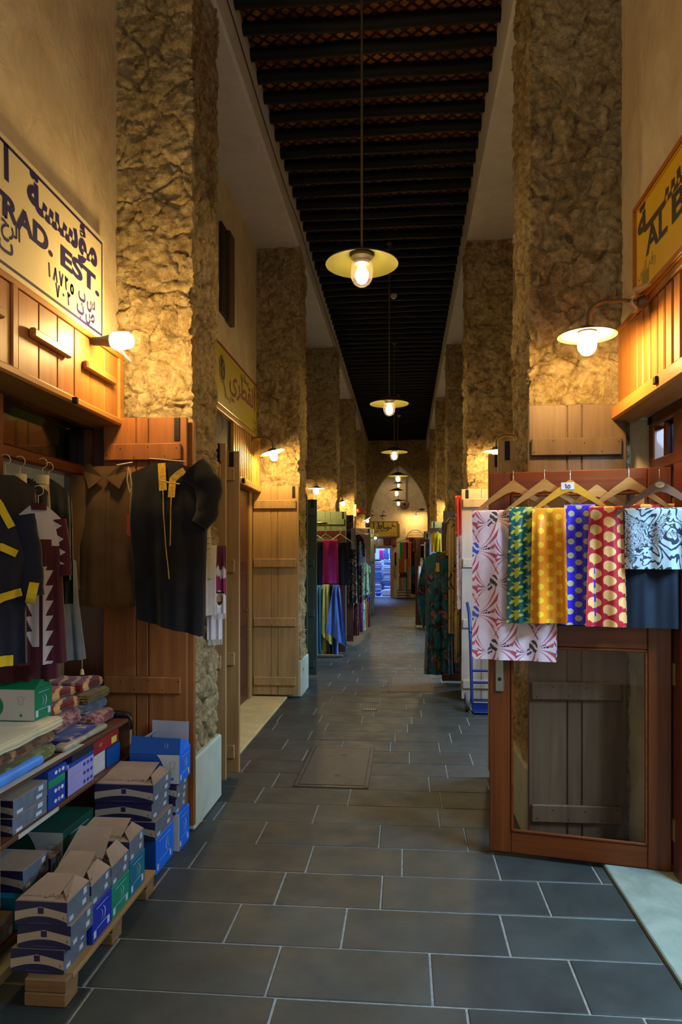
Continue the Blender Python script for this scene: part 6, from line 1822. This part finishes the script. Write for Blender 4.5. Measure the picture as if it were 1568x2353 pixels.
# clothes right of the doorway
GS = 'scarves on the hanger right of the blue doorway'
th = thing('clothes_hanger', 'wooden hanger carrying coloured scarves right of the blue doorway', 'hanger', at_y(930, 1241, 29.0))
m = MB(); m.tube([(-.30,0,-.12),(0,0,.02),(.30,0,-.12)], .016, 8); m.build('arms', M_HW, th, smooth=40); hook(th, M_WIRE, .02, .14, .03, 0, .005)
for k, (a_, b_, yt, yb_, c, nm) in enumerate(((919,927,1247,1283,(40,150,60),'green'),(927,934,1246,1285,(200,70,80),'rose'),(934,938,1247,1284,(30,40,80),'navy'),(939,945,1247,1284,(210,110,20),'orange'))):
    cloth_at(f'{nm} scarf on the wooden hanger right of the blue doorway', a_, b_, yt, yb_, 28.95, cloth(nm+' scarf', c), 1, .008, k, GS)
for k, (a_, b_, yt, yb_, c, nm, Y_) in enumerate(((917,930,1284,1318,(170,86,14),'ochre',28.98),(937,943,1284,1303,(206,90,10),'bright orange',28.97),(934,937,1285,1315,(120,116,70),'spotted olive',28.96),(917,925,1324,1358,(150,116,70),'sand',28.95),(926,933,1324,1356,(160,140,110),'beige',28.96),(933,937,1322,1358,(50,130,110),'sea green',28.95),(919,936,1316,1326,(70,44,36),'dark brown fringed',28.9),(940,951,1236,1268,(110,30,30),'dark red',29.3),(952,960,1240,1275,(50,30,26),'dark striped',29.3),(960,970,1240,1268,(120,36,28),'brick',29.3),(953,959,1272,1310,(120,90,50),'tan',29.25),(946,962,1302,1320,(16,80,90),'teal',29.0),(945,952,1320,1340,(70,62,60),'grey',29.2),(952,962,1318,1345,(64,58,58),'dim grey',29.25),(945,972,1268,1365,(44,18,18),'very dark maroon',29.45),(907,911,1270,1300,(30,40,60),'slate blue',29.5),(905,909,1300,1330,(160,146,96),'khaki',29.45))):
    cloth_at(f'{nm} cloth hanging in the dim clothes display right of the blue doorway', a_, b_, yt, yb_, Y_, cloth(nm+' display cloth', c), 1, .012, k, 'cloths in the far dim display')
dress_at('black abaya on a white arm in the far display, left of the white rack post', 967, 1243, 1303, 27.5, 15, cloth('soft black cloth', (18,18,24)), 3, .1, nm='abaya')
t = thing('basket', 'dark wire basket on the floor under the far scarves', 'basket', at_z(929, 1376, 0)); 
m = MB()
for k in range(9): m.tube([(-.26+.065*k,0,.0),(-.26+.065*k,0,.34)], .007, 6)
for z in (.01,.12,.23,.34): m.tube([(-.27,0,z),(.27,0,z),(.27,.3,z),(-.27,.3,z),(-.27,0,z)], .009, 6)
m.build('wire_body', plain('dark basket wire', (50,44,34), .5, .3), t)
t = thing('wire_dome', 'wire dome cover leaning on the wall above the far clothes', 'wire dome', at_y(955, 1236, 29.5))
m = MB()
for z, r in ((.0,.34),(.12,.31),(.22,.22)): m.tube([(r*cos(k*pi/16),-.02,z) for k in range(17)], .008, 6)
m.tube([(.34*cos(k*pi/20),-.02,.32*sin(k*pi/20)) for k in range(21)], .012, 6)
m.build('wires', plain('brown wire', (84,66,36), .5, .3), t)
t = thing('clothes_rail', 'brown wooden board carrying the far clothes display', 'rail', at_y(950, 1238, 29.7))
m = MB(); m.box(-.7,0,-.06,.45,.05,.06,.006); m.build('board', plain('brown backing board', (96,70,46), .7), t)
# unlit lamps, camera and vent on the far wall
for px, py, lab in ((853,1185,'unlit lamp at the left edge of the arch, above the yellow sign'),(880,1186,'unlit swan neck lamp on the wall above the far yellow sign')):
    p = at_y(px, py, 29.2); t = thing('wall_lamp', lab, 'lamp', p, 0, 'swan neck wall lamps')
    M_OFF = plain('unlit opal glass', (176,164,136), .3)
    m = MB(); r = .17; m.lathe([(r,0),(r*.6,.03),(r*.3,.05),(0,.06)], 24); m.build('shade', M_SHADE_T, t, smooth=60)
    m = MB(); m.lathe([(0,0),(.04,-.01),(.045,-.08),(.03,-.12),(0,-.13)], 16); m.build('globe', M_OFF, t, smooth=60)
    m = MB(); m.tube([(0,0,.05),(0,.02,.16),(.03,.1,.22),(.05,.25,.22),(.06,.42,.18)], .014, 8); m.build('swan_neck_arm', M_ROD, t, smooth=60)
t = thing('camera', 'small dark blue device on the plaster wall at the right of the arch', 'camera', at_y(970, 1171, 29.7))
m = MB(); m.box(-.05,-.1,-.05,.05,.05,.05,.01); m.box(-.12,-.04,-.03,.12,.02,.03,.01); m.build('case', plain('dark teal plastic', (40,60,64), .5), t)
t = thing('loudspeaker', 'round greyish loudspeaker on the plaster wall beside the lowest far lamp', 'loudspeaker', at_y(930, 1159, 29.4))
m = MB(); m.M = Matrix.Rotation(pi/2,4,'X'); m.lathe([(0,.06),(.06,.05),(.17,.03),(.20,0),(.17,-.04),(0,-.05)], 28); m.build('body', plain('greyish tan plastic', (132,110,80), .6), t, smooth=60)
m = MB(); m.M = Matrix.Rotation(pi/2,4,'X'); m.lathe([(0,.075),(.05,.07),(.055,.05)], 16); m.build('cone', M_DARK, t, smooth=60)
t = thing('notice', 'small pale notice with a black bar on a shutter far at the right', 'notice', at_y(984, 1232, 19.57))
m = MB(); m.box(-.07,-.004,-.12,.07,.004,.12,.002); m.build('card', plain('pale notice', (206,180,130), .6), t)
m = MB(); m.box(-.045,-.006,-.07,.0,-.003,.08); m.build('black_bar', M_BLK, t)
t = thing('spot_light', 'small bluish spotlight at the top left corner of the far doorway', 'lamp', at_y(863, 1237, 29.3))
m = MB(); m.lathe([(0,-.05),(.05,-.03),(.06,.02),(.03,.06),(0,.065)], 16); m.build('bulb', emit('bluish spot', (.5,.6,1,1), 8), t, smooth=60)
m = MB(); m.tube([(0,0,.06),(0,.1,.12),(0,.3,.12)], .015, 8); m.build('bracket', M_DARK, t)
# ============================================================ light
w = bpy.data.worlds.new('dusk sky'); SC.world = w; w.use_nodes = True
bg = w.node_tree.nodes['Background']; bg.inputs[0].default_value = (1,.93,.84,1); bg.inputs[1].default_value = .8
def area(name, loc, rot, sx, sy, power, col):
    L = bpy.data.lights.new(name, 'AREA'); L.shape = 'RECTANGLE'; L.size = sx; L.size_y = sy; L.energy = power; L.color = col
    o = bpy.data.objects.new(name, L); COL.objects.link(o); o.location = loc; o.rotation_euler = rot; return o
# fluorescent ceiling lights inside the shops on the right
COOL = (.42,.68,1.0)
for y, p in ((2.5, 210), (6.2, 150), (10.2, 200), (14.3, 220), (18.4, 140)):
    area('shop_light', (2.1, y, 2.68), (0, radians(48), 0), .3, 1.3, p, COOL)
area('shop_light', (-.9, 31.2, 2.6), (0, 0, 0), .9, .9, 120, (.25,.42,1))
area('shop_light', (-3.0, 2.6, 2.65), (0, 0, 0), .6, 1.2, 3, (.6,.8,1.0))
vs = SC.view_settings
SC.display_settings.display_device = 'sRGB'
vs.view_transform = 'Standard'; vs.look = 'None'; vs.exposure = 0; vs.gamma = 1; vs.use_curve_mapping = False
SC.cycles.use_denoising = True
SC.cycles.max_bounces = 7
SC.cycles.diffuse_bounces = 4
SC.cycles.glossy_bounces = 3
SC.cycles.transparent_max_bounces = 12
SC.cycles.caustics_reflective = False
SC.cycles.caustics_refractive = False
SC.cycles.use_adaptive_sampling = True
SC.cycles.adaptive_threshold = .02
SC.cycles.sample_clamp_indirect = 4
